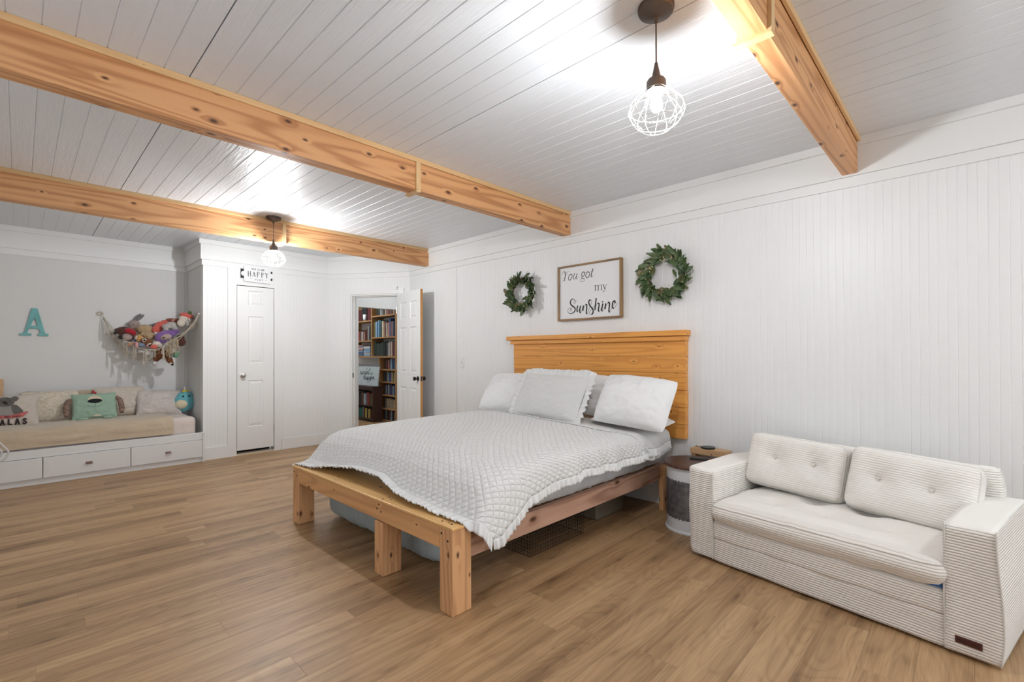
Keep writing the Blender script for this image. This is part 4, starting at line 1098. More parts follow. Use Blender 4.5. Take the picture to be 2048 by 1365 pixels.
YOU= [('m',[(-.2546,.205),(-.2414,.2004),(-.2388,.185),(-.2377,.1637),(-.2446,.1403),(-.2511,.1199)]),('h',[(-.1962,.2054),(-.215,.1956),(-.2366,.1636)]),('h',[(-.274,.1163),(-.2569,.119),(-.2379,.12)]),('h',[(-.2719,.1828),(-.2661,.1988),(-.2546,.205)]),('m2',[(-.1666,.1733),(-.187,.1668),(-.1994,.1443),(-.1958,.1223),(-.1816,.1183),(-.1637,.1357),(-.1574,.1603),(-.1666,.1733)]),('m2',[(-.1297,.1749),(-.139,.1493),(-.1439,.1245)]),('h',[(-.1439,.1245),(-.1336,.1189),(-.1189,.1321),(-.1079,.1516)]),('m2',[(-.0988,.1712),(-.1098,.14),(-.1131,.1211)]),('h',[(-.1131,.1211),(-.1044,.1187),(-.0935,.1292)]),('m2',[(-.0253,.177),(-.0424,.1703),(-.0478,.1504),(-.0397,.1363),(-.0226,.1416),(-.0148,.1611),(-.0253,.177)]),('h',[(-.0147,.1669),(-.0041,.1744)]),('m2',[(-.0522,.1246),(-.0362,.1175),(-.0185,.112)]),('h',[(-.0414,.1356),(-.0547,.1278),(-.0522,.1246)]),('h',[(-.0185,.112),(-.0132,.0997),(-.0327,.0887),(-.0559,.0904),(-.063,.1008),(-.0522,.1114)]),('m2',[(.0239,.1739),(.0056,.1616),(-.0022,.1392),(.0027,.1212),(.0184,.118),(.0342,.135),(.0384,.1576),(.0239,.1739)]),('m',[(.0765,.1918),(.0661,.1658),(.0556,.1354),(.0583,.1207)]),('h',[(.0583,.1207),(.0687,.1209),(.0773,.13)]),('h',[(.0534,.1702),(.0843,.1722)])]
MY= [('m2',[(.0991,.0393),(.1001,.0158),(.101,-.0066)]),('h',[(.1011,.0271),(.1144,.0394),(.1279,.0372)]),('m2',[(.1279,.0372),(.1319,.0268),(.1318,-.0067)]),('h',[(.1319,.0254),(.1464,.0401),(.1614,.0375)]),('m2',[(.1614,.0375),(.1664,.0276),(.1669,-.0061)]),('h',[(.0921,-.0067),(.1098,-.0069)]),('h',[(.1227,-.0067),(.1412,-.0071)]),('h',[(.1579,-.0064),(.1762,-.0064)]),('h',[(.0923,.0371),(.0998,.0398)]),('m2',[(.1837,.0371),(.1935,.015),(.2027,-.0062)]),('h',[(.2166,.0374),(.2027,-.0062),(.1934,-.0239),(.1828,-.0229)]),('h',[(.1764,.0368),(.1916,.0374)]),('h',[(.2101,.0369),(.2225,.0373)]),('m2',[(.1834,-.0224),(.1894,-.0246)])]
HAP= [('m2',[(-.1423,.068),(-.1406,.004)]),('m2',[(-.1161,.0677),(-.1144,.0063)]),('h',[(-.1416,.0367),(-.1151,.0374)]),('h',[(-.0914,.0043),(-.0765,.0618)]),('m2',[(-.0765,.0618),(-.0642,.0057)]),('h',[(-.0864,.0247),(-.0689,.025)]),('m2',[(-.0375,.0666),(-.0362,.0046)]),('h',[(-.0369,.0667),(-.0181,.0654),(-.0147,.0513),(-.0348,.038)]),('m2',[(.0113,.0653),(.014,.0053)]),('h',[(.0113,.0646),(.0327,.0635),(.0354,.0482),(.014,.0373)]),('m2',[(.0549,.067),(.069,.035),(.0703,.0048)]),('h',[(.0813,.0658),(.069,.035)])]
bm = NB(); text(bm, 'MAXYOYO', Matrix(((1, 0, 0, 0), (0, 0, -1, -0.0048), (0, 1, 0, 0), (0, 0, 0, 1))), 1.1885, 0.067, 0.010, 0.0098, 0.0016, 0, 0.0003, 1.15)
obj('lettering', bm, simple('burnt_leather', (0.012, 0.004, 0.004), 0.6), TAGP[1], local=True)
WSTY = {'B': 0.0125, 'S': [0.002, 0.002, 0.002, 0.0025, 0.004, 0.009, 0.0125, 0.0130, 0.0125, 0.0110, 0.006, 0.003, 0.002, 0.002], 't': 0.0028, 'm': 0.0075, 'm2': 0.0058, 'h': 0.0022}
m_pan = simple('white_sign_panel', (0.80, 0.795, 0.80), 0.5)
m_oldw = wood('weathered_brown_frame', (0.34, 0.205, 0.085), (0.17, 0.095, 0.04), axis=1, knots=0.3)
m_oldz = wood('weathered_brown_upright', (0.34, 0.205, 0.085), (0.17, 0.095, 0.04), axis=2, knots=0.3)
SG = thing('framed_sign', 'white framed sign reading You got my Sunshine, hanging above the headboard', 'sign', (WX, 2.513, 1.535))
y0, y1, z0, z1 = 2.166, 2.861, 1.531, 2.049
bm = NB(); box(bm, 3.607, WX-0.001, y0+0.012, y1-0.012, z0+0.012, z1-0.012); obj('panel', bm, m_pan, SG)
for a, b_, c, d, mm in ((y0, y1, z0, z0+0.016, m_oldw), (y0, y1, z1-0.016, z1, m_oldw), (y0, y0+0.017, z0+0.016, z1-0.016, m_oldz), (y1-0.017, y1, z0+0.016, z1-0.016, m_oldz)):
    bm = NB(); box(bm, 3.592, WX-0.001, a, b_, c, d); obj('frame_side', bm, mm, SG, bevel=0.0015)
MS = Matrix(((0, 0, -1, 3.607), (-1, 0, 0, 2.54), (0, 1, 0, 1.795), (0, 0, 0, 1)))
for nm, D in (('script_word', SUN), ('lettering', YOU), ('lettering', MY)):
    bm = NB()
    for st, pts in D: ribbon(bm, pts, WSTY[st], MS)
    obj(nm, bm, m_ink, SG)

# small sign above the closet door
HS = thing('small_sign', 'small white sign reading This is our Happy place above the closet door', 'sign', (2.04, CY, 2.108))
bm = NB(); box(bm, 1.862, 2.222, 6.349, 6.3655, 2.150, 2.262); obj('backing', bm, m_ink, HS, label='black backing board with notched ends')
bm = NB(); prism(bm, [(1.893, 2.112), (2.197, 2.104), (2.197, 2.306), (1.893, 2.300)], 0, 0.012, Matrix(((1, 0, 0, 0), (0, 0, -1, 6.349), (0, 1, 0, 0), (0, 0, 0, 1)))); bmesh.ops.recalc_face_normals(bm, faces=bm.faces); obj('panel', bm, m_pan, HS, bevel=0.001)
for x in (1.893, 2.205):
    bm = NB(); lathe(bm, [(0.030, 0), (0.030, 0.003)], M=Matrix(((1, 0, 0, x), (0, 0, -1, 6.3492), (0, 1, 0, 2.206), (0, 0, 0, 1))), seg=24); obj('round_tab', bm, m_pan, HS)
MH = Matrix(((1, 0, 0, 2.08), (0, 0, -1, 6.337), (0, 1, 0, 2.17), (0, 0, 0, 1)))
bm = NB()
for st, pts in HAP: ribbon(bm, pts, {'m2': 0.0075, 'h': 0.004}[st], MH)
text(bm, 'THIS IS OUR', MH, -0.104, 0.088, 0.019, 0.0135, 0.0032, sx=0.85)
text(bm, 'PLACE', MH, -0.060, -0.038, 0.019, 0.0195, 0.0028, sx=0.85)
ribbon(bm, [(-0.128, -0.018), (-0.100, -0.018)], 0.002, MH); ribbon(bm, [(0.050, -0.022), (0.074, -0.022)], 0.002, MH)
obj('lettering', bm, m_ink, HS)

# ================================================================== wreaths
def leaf_mat():
    m, nt, b = NM('magnolia_leaves'); v = coords(nt)
    n = noise_(nt, v, 14, 2, 0.5)
    c = ramp(nt, n, [(0.32, (0.035, 0.065, 0.022)), (0.5, (0.075, 0.125, 0.045)), (0.60, (0.11, 0.14, 0.05)), (0.70, (0.17, 0.13, 0.055))])
    nt.links.new(c, b.inputs['Base Color']); b.inputs['Roughness'].default_value = 0.45; return m
m_leaf = leaf_mat(); m_twig = simple('brown_twigs', (0.12, 0.055, 0.03), 0.8); m_berry = simple('cream_berries', (0.72, 0.62, 0.36), 0.5)
def wreath(y, z, label, seed, R=0.150, lean=0.0, rout=1.0, nleaf=190):
    rnd = random.Random(seed); t = thing('leaf_wreath', label, 'wreath', (WX-0.03, y, z), 0, 'leafy wreaths above the headboard')
    bm = NB()
    for k in range(9):
        off = [(rnd.uniform(-0.022, 0.022), rnd.uniform(-0.018, 0.010)) for _ in range(7)]
        pts = [(WX-0.028+off[i % 7][1], y+(R+off[i % 7][0])*cos(2*pi*i/14), z+(R+off[(i+2) % 7][0])*sin(2*pi*i/14)) for i in range(14)]
        tube(bm, smoothpts(pts, 4, closed=True), 0.003, 5, closed=True)
    for k in range(12):
        a = rnd.uniform(0, 2*pi); l = rnd.uniform(0.05, 0.09)
        p = Vector((WX-0.03, y+(R+0.01)*cos(a), z+(R+0.01)*sin(a))); d = Vector((-rnd.uniform(0, 0.5), cos(a+0.5), sin(a+0.5)))
        tube(bm, [p, p+d*l*0.6, p+d*l+Vector((0, 0, -0.006))], [0.0016, 0.0012, 0.0007], 4)
    obj('twig_ring', bm, m_twig, t, smooth=True)
    bm = NB()
    for k in range(nleaf):
        a = 2*pi*k/nleaf+rnd.uniform(-0.1, 0.1); rr = R+rnd.uniform(-0.040, 0.036)
        p = Vector((WX-0.034-rnd.uniform(0, 0.040), y+rr*cos(a), z+rr*sin(a)))
        tang = Vector((0, -sin(a), cos(a))); rad = Vector((0, cos(a), sin(a)))
        mix = rnd.choice((-0.35, 0.25, 0.55, 0.9, 1.2)); d = (tang*rnd.uniform(0.5, 1)*(1 if seed % 2 else -1)+rad*mix*rout+Vector((-1, 0, 0))*rnd.uniform(-0.15, 0.55+lean)).normalized()
        L = rnd.uniform(0.055, 0.090); W = L*rnd.uniform(0.17, 0.24)
        side = d.cross(Vector((-1, 0.2*rnd.uniform(-1, 1), 0.5*rnd.uniform(-1, 1)))).normalized(); nr = side.cross(d)
        rows = []
        for s in (0.0, 0.2, 0.45, 0.7, 0.9, 1.0):
            w = W*sin(pi*min(1, s*0.92+0.04))**0.8; c = p+d*L*s+nr*0.012*s*s*rnd.choice((1, 1, -1))
            rows.append((bm.verts.new(c-side*w+nr*w*0.35), bm.verts.new(c), bm.verts.new(c+side*w+nr*w*0.35)))
        for A, B in zip(rows, rows[1:]):
            bm.faces.new([A[0], A[1], B[1], B[0]]); bm.faces.new([A[1], A[2], B[2], B[1]])
    obj('leaves', bm, m_leaf, t, smooth=True)
    for k in range(26):
        bm = NB(); a = rnd.choice((0.4, 0.6, 1.6, 2.2, 3.6, 3.9, 4.3, 5.2, 6.0))+rnd.uniform(-0.15, 0.15); rr = R+rnd.uniform(-0.05, 0.05)
        ball(bm, (WX-0.075-rnd.uniform(0, 0.012), y+rr*cos(a), z+rr*sin(a)), rnd.uniform(0.0035, 0.0055), 8)
        obj('berry', bm, m_berry, t, smooth=True)
wreath(3.325, 1.842, 'leafy green wreath hanging left of the framed sign', 3, 0.140, 0.4, 1.0)
wreath(1.768, 1.848, 'larger leafy green wreath hanging right of the framed sign', 8, 0.152, 0.1, 1.1)

# ================================================================== bed alcove
BN = thing('storage_bench', 'built-in white bench with drawers under the daybed mattress', 'bench', (0.2, 6.7, 0))
bx0, bx1 = LX+0.02, 1.462
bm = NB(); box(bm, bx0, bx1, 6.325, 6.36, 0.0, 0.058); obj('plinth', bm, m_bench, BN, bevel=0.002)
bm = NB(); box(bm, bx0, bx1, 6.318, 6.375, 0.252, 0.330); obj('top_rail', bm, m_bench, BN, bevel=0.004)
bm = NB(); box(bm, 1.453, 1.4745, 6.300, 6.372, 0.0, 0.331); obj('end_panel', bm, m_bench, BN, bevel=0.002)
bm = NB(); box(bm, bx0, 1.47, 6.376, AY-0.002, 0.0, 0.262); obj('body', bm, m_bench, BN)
m_brass = simple('antique_brass', (0.25, 0.17, 0.13), 0.4, 0.8)
for k, (a, b_) in enumerate(((0.8145, 1.4505), (0.1615, 0.8095), (-0.4900, 0.1565), (-1.125, -0.495))):
    bm = NB(); box(bm, a, b_, 6.300, 6.324, 0.060, 0.250); dr = obj('drawer', bm, m_bench, BN, bevel=0.002)
    hx = (a+b_)/2; hz = 0.150
    bm = NB()
    for s in (-1, 1): tube(bm, [(hx+s*0.018, 6.302, hz+0.008), (hx+s*0.018, 6.288, hz+0.008), (hx+s*0.016, 6.282, hz-0.002)], 0.0032, 6)
    tube(bm, [(hx-0.026, 6.284, hz-0.004), (hx+0.026, 6.284, hz-0.004)], 0.0055, 8); box(bm, hx-0.026, hx+0.026, 6.298, 6.301, hz-0.002, hz+0.014)
    obj('handle', bm, m_brass, dr, smooth=False)
m_pinkm = fabric('pale_pink_sheet', (0.70, 0.61, 0.555), 0.8, 0.0004, 0.006)
o = obj('daybed_mattress', soft_box(-0.62, 1.412, 6.39, 7.10, 0.266, 0.512, 0.05, 60, 30, 0.008, 3.0), m_pinkm, smooth=True)
tag(o, 'daybed mattress in a pale pink sheet lying on the white drawer bench', 'mattress')
m_tan = fabric('tan_fleece_blanket', (0.60, 0.485, 0.345), 0.95, 0.0025, 0.010, 0.10, 0.5)
def blanket():
    bm = NB(); nx, ny = 150, 60; V = []
    path = [(7.02, 0.525), (6.75, 0.531), (6.50, 0.531), (6.42, 0.527), (6.386, 0.508), (6.368, 0.470), (6.358, 0.42), (6.352, 0.36), (6.350, 0.345)]
    for i in range(nx+1):
        u = i/nx; x = lerp(-0.60, 1.19, u); row = []
        for j in range(ny+1):
            s = j/ny; k = s*(len(path)-1) if s < 1 else len(path)-1.0001
            a = int(k); f = k-a; y = lerp(path[a][0], path[min(a+1, len(path)-1)][0], f); z = lerp(path[a][1], path[min(a+1, len(path)-1)][1], f)
            d = 0.012*fbm(x*2.5, y*9+z*9, 1)+0.008*fbm(x*6, (y-z)*16, 4)+0.005*sin((z-y)*60+3*fbm(x*2, 0, 3))*(1 if z < 0.5 else 0.3)
            hem = 0.018*fbm(x*2.4, 7, 0)*(s**4)
            xe = 0.02*fbm(y*8, z*8, 5)*(u**8)
            row.append(bm.verts.new((x+xe, y-max(0, d)*1.2-(0.004 if z < 0.5 else 0), z+(d if z > 0.5 else 0)+hem)))
        V.append(row)
    for i in range(nx):
        for j in range(ny): bm.faces.new([V[i][j], V[i][j+1], V[i+1][j+1], V[i+1][j]])
    return bm
o = obj('blanket', blanket(), m_tan, smooth=True); tag(o, 'tan fleece blanket spread over the daybed mattress', 'blanket')
s = o.modifiers.new('solid', 'SOLIDIFY'); s.thickness = 0.010; s.offset = 0
m_cream = fabric('cream_cushion_fabric', (0.66, 0.58, 0.49), 0.85, 0.0005, 0.006)
m_pale = fabric('pale_beige_cushion_fabric', (0.62, 0.56, 0.52), 0.8, 0.0005, 0.010)
m_canvas = fabric('canvas_cushion_fabric', (0.60, 0.53, 0.46), 0.85, 0.0005, 0.004)
def damask():
    m, nt, b = NM('patterned_beige_fabric'); v = coords(nt)
    n = noise_(nt, v, 26, 3, 0.5, 2.0); c = ramp(nt, n, [(0.46, (0.60, 0.52, 0.40)), (0.52, (0.70, 0.63, 0.52))])
    nt.links.new(c, b.inputs['Base Color']); b.inputs['Roughness'].default_value = 0.85; bump(nt, b, noise_(nt, v, 12, 4), 0.004); return m
m_dam = damask()
XA = (1, 0, 0)
def upb(a): return (0, cos(radians(a)), sin(radians(a)))
AG = 'cushions along the back of the daybed'
pillow('cushion', 'beige patterned cushion on the daybed, left of the green animal cushion', (0.225, 6.965, 0.680), XA, upb(72), 0.46, 0.33, 0.15, m_dam, 'cushion', AG, seed=21.0, ear=0.01, rnd=0.05)
pillow('cushion', 'cream cushion on the daybed behind the right side of the green animal cushion', (0.800, 6.990, 0.690), XA, upb(74), 0.45, 0.345, 0.15, m_cream, 'cushion', AG, seed=24.0, ear=0.03, rnd=0.03, wr=0.010)
pillow('cushion', 'pale beige cushion on the daybed, second from the right end', (1.150, 6.900, 0.655), (1, 0, -0.05), upb(60), 0.44, 0.32, 0.18, m_pale, 'cushion', AG, seed=27.0, ear=0.04, wr=0.012)
# rolled beige blanket edge behind the cushions
bm = NB(); tube(bm, smoothpts([(0.30, 7.085, 0.80), (0.45, 7.090, 0.815), (0.60, 7.088, 0.822), (0.72, 7.09, 0.82)]), 0.028, 10)
bm2 = pillow_bm(0.62, 0.32, 0.05, seed=33.0); bm2.transform(frame((0.36, 7.090, 0.680), XA, upb(89))); bm.free()
o = obj('cushion', bm2, m_tan, smooth=True); tag(o, 'tan cushion standing hidden behind the beige patterned cushion, its top edge showing', 'cushion', AG)
# koala cushion
KM = frame((-0.085, 6.830, 0.660), (1, 0, 0.02), upb(66))
kb = pillow_bm(0.46, 0.345, 0.12, seed=30.0, ear=0.05); kb.transform(KM)
KO = obj('koala_cushion', kb, m_canvas, smooth=True); tag(KO, 'cream cushion with grey koala print at the left end of the daybed', 'cushion', AG)
m_kg = simple('grey_print', (0.13, 0.12, 0.11), 0.9, var=0.2, vscale=30); m_kd = simple('dark_print', (0.03, 0.018, 0.014), 0.8); m_kl = simple('light_grey_print', (0.30, 0.28, 0.26), 0.9); m_red = simple('red_banner_print', (0.55, 0.14, 0.13), 0.8)
def kz(x, y):                                 # surface height of the cushion front at local x, y
    u = x/0.23; v = y/0.1725
    return 0.060*(max(0, 1-abs(u)**2.6)**0.55)*(max(0, 1-abs(v)**2.6)**0.55)+0.006
def patch(name, pts, m, lift, parent, MM, zf, sm=True, label=None):
    P = smoothpts([(p[0], p[1], 0) for p in pts], 5, closed=True) if sm else [Vector((p[0], p[1], 0)) for p in pts]
    bm = NB(); c = sum(P, Vector())/len(P); rings = []
    for f in (0.02, 0.35, 0.7, 1.0):
        rings.append([bm.verts.new(MM @ Vector((c.x+(p.x-c.x)*f, c.y+(p.y-c.y)*f, zf(c.x+(p.x-c.x)*f, c.y+(p.y-c.y)*f)+lift))) for p in P])
    n = len(P)
    for a, b_ in zip(rings, rings[1:]):
        for i in range(n): bm.faces.new([a[i], a[(i+1) % n], b_[(i+1) % n], b_[i]])
    bm.faces.new(rings[0]); bmesh.ops.recalc_face_normals(bm, faces=bm.faces)
    return obj(name, bm, m, parent, smooth=True, label=label)
patch('koala_body', [(-0.10, -0.02), (-0.06, 0.05), (0.02, 0.06), (0.07, 0.02), (0.11, -0.03), (0.06, -0.055), (-0.06, -0.055)], m_kl, 0.001, KO, KM, kz)
patch('koala_arm', [(0.035, 0.03), (0.065, 0.045), (0.115, -0.02), (0.095, -0.045), (0.05, -0.045)], m_kg, 0.0025, KO, KM, kz)
patch('koala_head', [(-0.075, 0.10), (-0.03, 0.135), (0.02, 0.130), (0.055, 0.095), (0.052, 0.055), (0.015, 0.032), (-0.045, 0.036), (-0.078, 0.065)], m_kg, 0.003, KO, KM, kz)
patch('koala_ear', [(0.030, 0.120), (0.05, 0.140), (0.078, 0.138), (0.086, 0.112), (0.070, 0.085), (0.045, 0.088)], m_kg, 0.0035, KO, KM, kz)
patch('koala_ear', [(-0.03, 0.120), (-0.05, 0.140), (-0.078, 0.138), (-0.086, 0.112), (-0.070, 0.085), (-0.045, 0.088)], m_kg, 0.0035, KO, KM, kz)
patch('koala_nose', [(-0.022, 0.085), (-0.004, 0.090), (0.010, 0.072), (0.012, 0.055), (-0.004, 0.052), (-0.018, 0.065)], m_kd, 0.006, KO, KM, kz)
patch('koala_eye', [(0.020, 0.083), (0.026, 0.088), (0.032, 0.083), (0.026, 0.077)], m_kd, 0.006, KO, KM, kz)
patch('koala_eye', [(-0.036, 0.083), (-0.042, 0.088), (-0.048, 0.083), (-0.042, 0.077)], m_kd, 0.006, KO, KM, kz)
patch('banner', [(-0.15, -0.050), (-0.05, -0.062), (0.05, -0.062), (0.115, -0.052), (0.145, -0.030), (0.155, -0.036), (0.13, -0.062), (0.118, -0.082), (0.05, -0.090), (-0.05, -0.090), (-0.15, -0.078)], m_red, 0.006, KO, KM, kz, sm=False)
def flat_text(s, x, y, h, adv, w, m, lift, zf, MM, parent, sx=1.0):
    bm = NB(); text(bm, s, Matrix.Identity(4), x, y, h, adv, w, 0, 0.0006, sx)
    for v in bm.verts: v.co.z += zf(v.co.x, v.co.y)+lift
    bm.transform(MM); return obj('lettering', bm, m, parent)
flat_text('A GIRL WHO LOVES', -0.100, -0.083, 0.013, 0.0128, 0.003, m_kd, 0.010, kz, KM, KO, 0.8)
flat_text('KOALAS', -0.138, -0.150, 0.048, 0.050, 0.0135, m_kd, 0.006, kz, KM, KO, 0.85)
# green animal cushion
GM = frame((0.568, 6.800, 0.668), (1, 0, 0.015), upb(70))
m_green = fabric('mint_green_fabric', (0.33, 0.47, 0.36), 0.9, 0.001, 0.008)
gb = pillow_bm(0.37, 0.285, 0.12, seed=40.0, ear=0.03); gb.transform(GM)
GR = obj('animal_cushion', gb, m_green, smooth=True); tag(GR, 'mint green animal face cushion with red tuft and knitted arms on the daybed', 'cushion', AG)
def gz(x, y):
    u = x/0.185; v = y/0.1425
    return 0.060*(max(0, 1-abs(u)**2.6)**0.55)*(max(0, 1-abs(v)**2.6)**0.55)+0.005
m_cr = simple('cream_felt', (0.66, 0.58, 0.42), 0.9); m_bk = simple('black_felt', (0.008, 0.008, 0.01), 0.9); m_knit = simple('brown_striped_knit', (0.25, 0.16, 0.12), 0.95, 0, 120, 0.004, 0.5, vscale=40)
m_redf = simple('red_felt', (0.50, 0.03, 0.05), 0.9)
patch('muzzle', [(-0.062, 0.045), (-0.045, 0.080), (-0.02, 0.100), (0.0, 0.107), (0.02, 0.100), (0.045, 0.080), (0.062, 0.045), (0.03, 0.062), (-0.03, 0.062)], m_cr, 0.003, GR, GM, gz)
bm = NB(); ball(bm, (0.0, 0.042, 0.062), (0.060, 0.024, 0.012), 18, M=GM); obj('nose', bm, m_bk, GR, smooth=True)
bm = NB()
for st in ([(-0.06, -0.005), (-0.04, -0.022), (0, -0.028), (0.04, -0.022), (0.06, -0.005)], [(0, 0.018), (0, -0.027)]):
    ribbon(bm, st, 0.002, Matrix.Identity(4))
for v in bm.verts: v.co.z += gz(v.co.x, v.co.y)+0.004
bm.transform(GM); obj('mouth_stitch', bm, m_bk, GR)
bm = NB()
for (x, y) in ((-0.008, 0.088), (0.010, 0.089)): ball(bm, (x, y, 0.063), 0.003, 8, M=GM)
obj('nostril', bm, m_redf, GR, smooth=True)
bm = NB()
for k in range(7): ball(bm, (0.012*cos(k*2.1)*(k > 0), 0.152+0.010*sin(k*1.7), 0.01), 0.010, 8, M=GM)
obj('tuft', bm, m_redf, GR, smooth=True, label='red yarn tuft')
for s in (-1, 1):
    bm = NB(); tube(bm, smoothpts([GM @ Vector(p) for p in ((s*0.178, 0.085, 0.0), (s*0.212, 0.05, 0.0), (s*0.225, -0.03, 0.005), (s*0.220, -0.10, 0.01))]), [0.018, 0.020, 0.022, 0.023, 0.024, 0.024, 0.025, 0.025, 0.025, 0.025, 0.026, 0.026, 0.026, 0.026, 0.026, 0.024, 0.022, 0.020, 0.016][:19], 10)
    obj('arm', bm, m_knit, GR, smooth=True, label='striped knitted arm')
    bm = NB(); ball(bm, (s*0.10, -0.145, 0.045), (0.045, 0.018, 0.026), 12, M=GM); obj('foot', bm, m_green, GR, smooth=True)
bm = NB(); ball(bm, (0.01, -0.118, 0.045), (0.035, 0.010, 0.008), 12, M=GM); obj('belly_patch', bm, m_cr, GR, smooth=True)

# wooden post at the end of the daybed, wall letter
bm = NB(); box(bm, -0.27, -0.108, 7.04, 7.10, 0.30, 0.975); o = obj('bed_end_board', bm, m_blk, bevel=0.006); tag(o, 'edge of a pale pine board standing at the left end of the daybed', 'bed end board')
m_teal = simple('aqua_paint', (0.16, 0.44, 0.44), 0.5, var=0.12, vscale=14)
bm = NB()
outer = [(0.093, 1.714), (0.137, 1.714), (0.190, 1.468), (0.196, 1.452), (0.220, 1.446), (0.220, 1.423), (0.140, 1.423), (0.140, 1.446), (0.155, 1.450), (0.157, 1.462), (0.150, 1.488), (0.143, 1.498), (0.078, 1.498), (0.070, 1.488), (0.062, 1.460), (0.066, 1.450), (0.092, 1.446), (0.092, 1.423), (0.008, 1.423), (0.008, 1.446), (0.034, 1.452), (0.042, 1.468)]
MA = Matrix(((1, 0, 0, 0), (0, 0, -1, AY-0.001), (0, 1, 0, 0), (0, 0, 0, 1)))
def holed(bm, out, hole, h, M):
    a = [bm.verts.new(M @ Vector((x, z, h))) for x, z in out]; b_ = [bm.verts.new(M @ Vector((x, z, h))) for x, z in hole]
    e = [bm.edges.new((a[i], a[(i+1) % len(a)])) for i in range(len(a))]+[bm.edges.new((b_[i], b_[(i+1) % len(b_)])) for i in range(len(b_))]
    bmesh.ops.triangle_fill(bm, use_beauty=True, edges=e)
    for ring in (a, b_):
        lo = [bm.verts.new(v.co - (M.to_3x3() @ Vector((0, 0, h)))) for v in ring]
        for i in range(len(ring)): bm.faces.new([ring[i], ring[(i+1) % len(ring)], lo[(i+1) % len(ring)], lo[i]])
    bmesh.ops.recalc_face_normals(bm, faces=bm.faces)
holed(bm, outer, [(0.087, 1.528), (0.136, 1.528), (0.128, 1.575), (0.113, 1.616), (0.100, 1.575)], 0.018, MA)
o = obj('wall_letter', bm, m_teal, bevel=0.0015); tag(o, 'aqua painted wooden letter A hanging on the alcove wall', 'wall letter')

# round blue plush
def plush_bm(parts, vox=0.007, sm=6):
    return parts
def plush(name, label, parts, m, cat='plush toy', group=None, vox=0.0065, loc=None):
    """one skin grown over overlapping ellipsoids: parts = [(centre, radii, rotation euler or None)]"""
    c0 = Vector(parts[0][0]); bm = NB()
    t = thing(name, label, cat, tuple(c0), 0, group)
    for c, r, e in parts:
        rot = None
        if e is not None:
            from mathutils import Euler
            rot = Euler(e).to_matrix()
        ball(bm, c, r, 16, rot=rot)
    o = obj('body', bm, m, t, smooth=True)
    md = o.modifiers.new('skin', 'REMESH'); md.mode = 'VOXEL'; md.voxel_size = vox; md.use_smooth_shade = True
    s = o.modifiers.new('smooth', 'SMOOTH'); s.factor = 0.5; s.iterations = 4
    return t
def addp(t, name, c, r, m, e=None, label=None):
    from mathutils import Euler
    bm = NB(); ball(bm, c, r, 12, rot=Euler(e).to_matrix() if e else None); return obj(name, bm, m, t, smooth=True, label=label)
def fur(name, col, var=0.15, sc=60, d=0.003): return simple(name, col, 0.95, 0, sc, d, var, 0.3, vscale=18)
c = at(368, 812, 1, 6.86)
m_turq = fur('turquoise_plush', (0.13, 0.42, 0.47), 0.05, 90, 0.001)
t = plush('round_plush', 'round turquoise plush with cream belly and yellow tuft, right end of daybed', [((c.x, c.y, 0.640), (0.112, 0.085, 0.112), None), ((c.x+0.01, c.y+0.005, 0.70), (0.088, 0.072, 0.085), None)], m_turq, vox=0.009)
addp(t, 'belly', (c.x-0.040, c.y-0.062, 0.628), (0.066, 0.030, 0.055), m_cr, (0, 0, -0.4))
for dx in (-0.022, 0.040): addp(t, 'eye', (c.x+dx, c.y-0.072+0.1*abs(dx-0.01), 0.722), (0.011, 0.006, 0.008), m_bk)
m_yel = fur('yellow_plush', (0.75, 0.55, 0.04))
bm = NB()
for k in range(9): ball(bm, (c.x+0.01+0.048*cos(k*0.7)*(k/9), c.y-0.02+0.02*sin(k), 0.784-0.003*(k % 3)), 0.014, 8)
obj('tuft', bm, m_yel, t, smooth=True)
addp(t, 'horn', (c.x+0.002, c.y-0.02, 0.815), (0.006, 0.006, 0.020), m_pan)
# white wire loops at the left edge
m_wt = simple('white_enamelled_tube', (0.62, 0.60, 0.58), 0.35)
t = thing('tubular_frame', 'white bent metal tube frame at the left edge before the daybed drawers', 'metal frame', (-0.3, 5.6, 0))
for k, (s, dy) in enumerate(((1.0, 0), (0.74, 0.03))):
    cx_, cz_ = -0.20, 0.430
    pts = smoothpts([(cx_-0.30*s, 5.6+dy, cz_+0.26*s), (cx_+0.02*s, 5.6+dy, cz_+0.145*s), (cx_+0.125*s, 5.6+dy, cz_+0.040*s), (cx_+0.140*s, 5.6+dy, cz_-0.010*s), (cx_+0.105*s, 5.6+dy, cz_-0.062*s), (cx_, 5.6+dy, cz_-0.095*s), (cx_-0.30*s, 5.6+dy, cz_-0.12*s)], 8)
    bm = NB(); tube(bm, pts, 0.0075, 8); obj('tube_loop', bm, m_wt, t, smooth=True)
bm = NB(); 
for x in (-0.50, -0.30): tube(bm, [(x, 5.60, 0.0), (x, 5.60, 0.34)], 0.0075, 8); 
tube(bm, [(-0.5, 5.6, 0.30), (-0.5, 5.63, 0.70)], 0.0075, 8); tube(bm, [(-0.5, 5.6, 0.32), (-0.28, 5.6, 0.32)], 0.0075, 8)
obj('leg_frame', bm, m_wt, t, smooth=True)

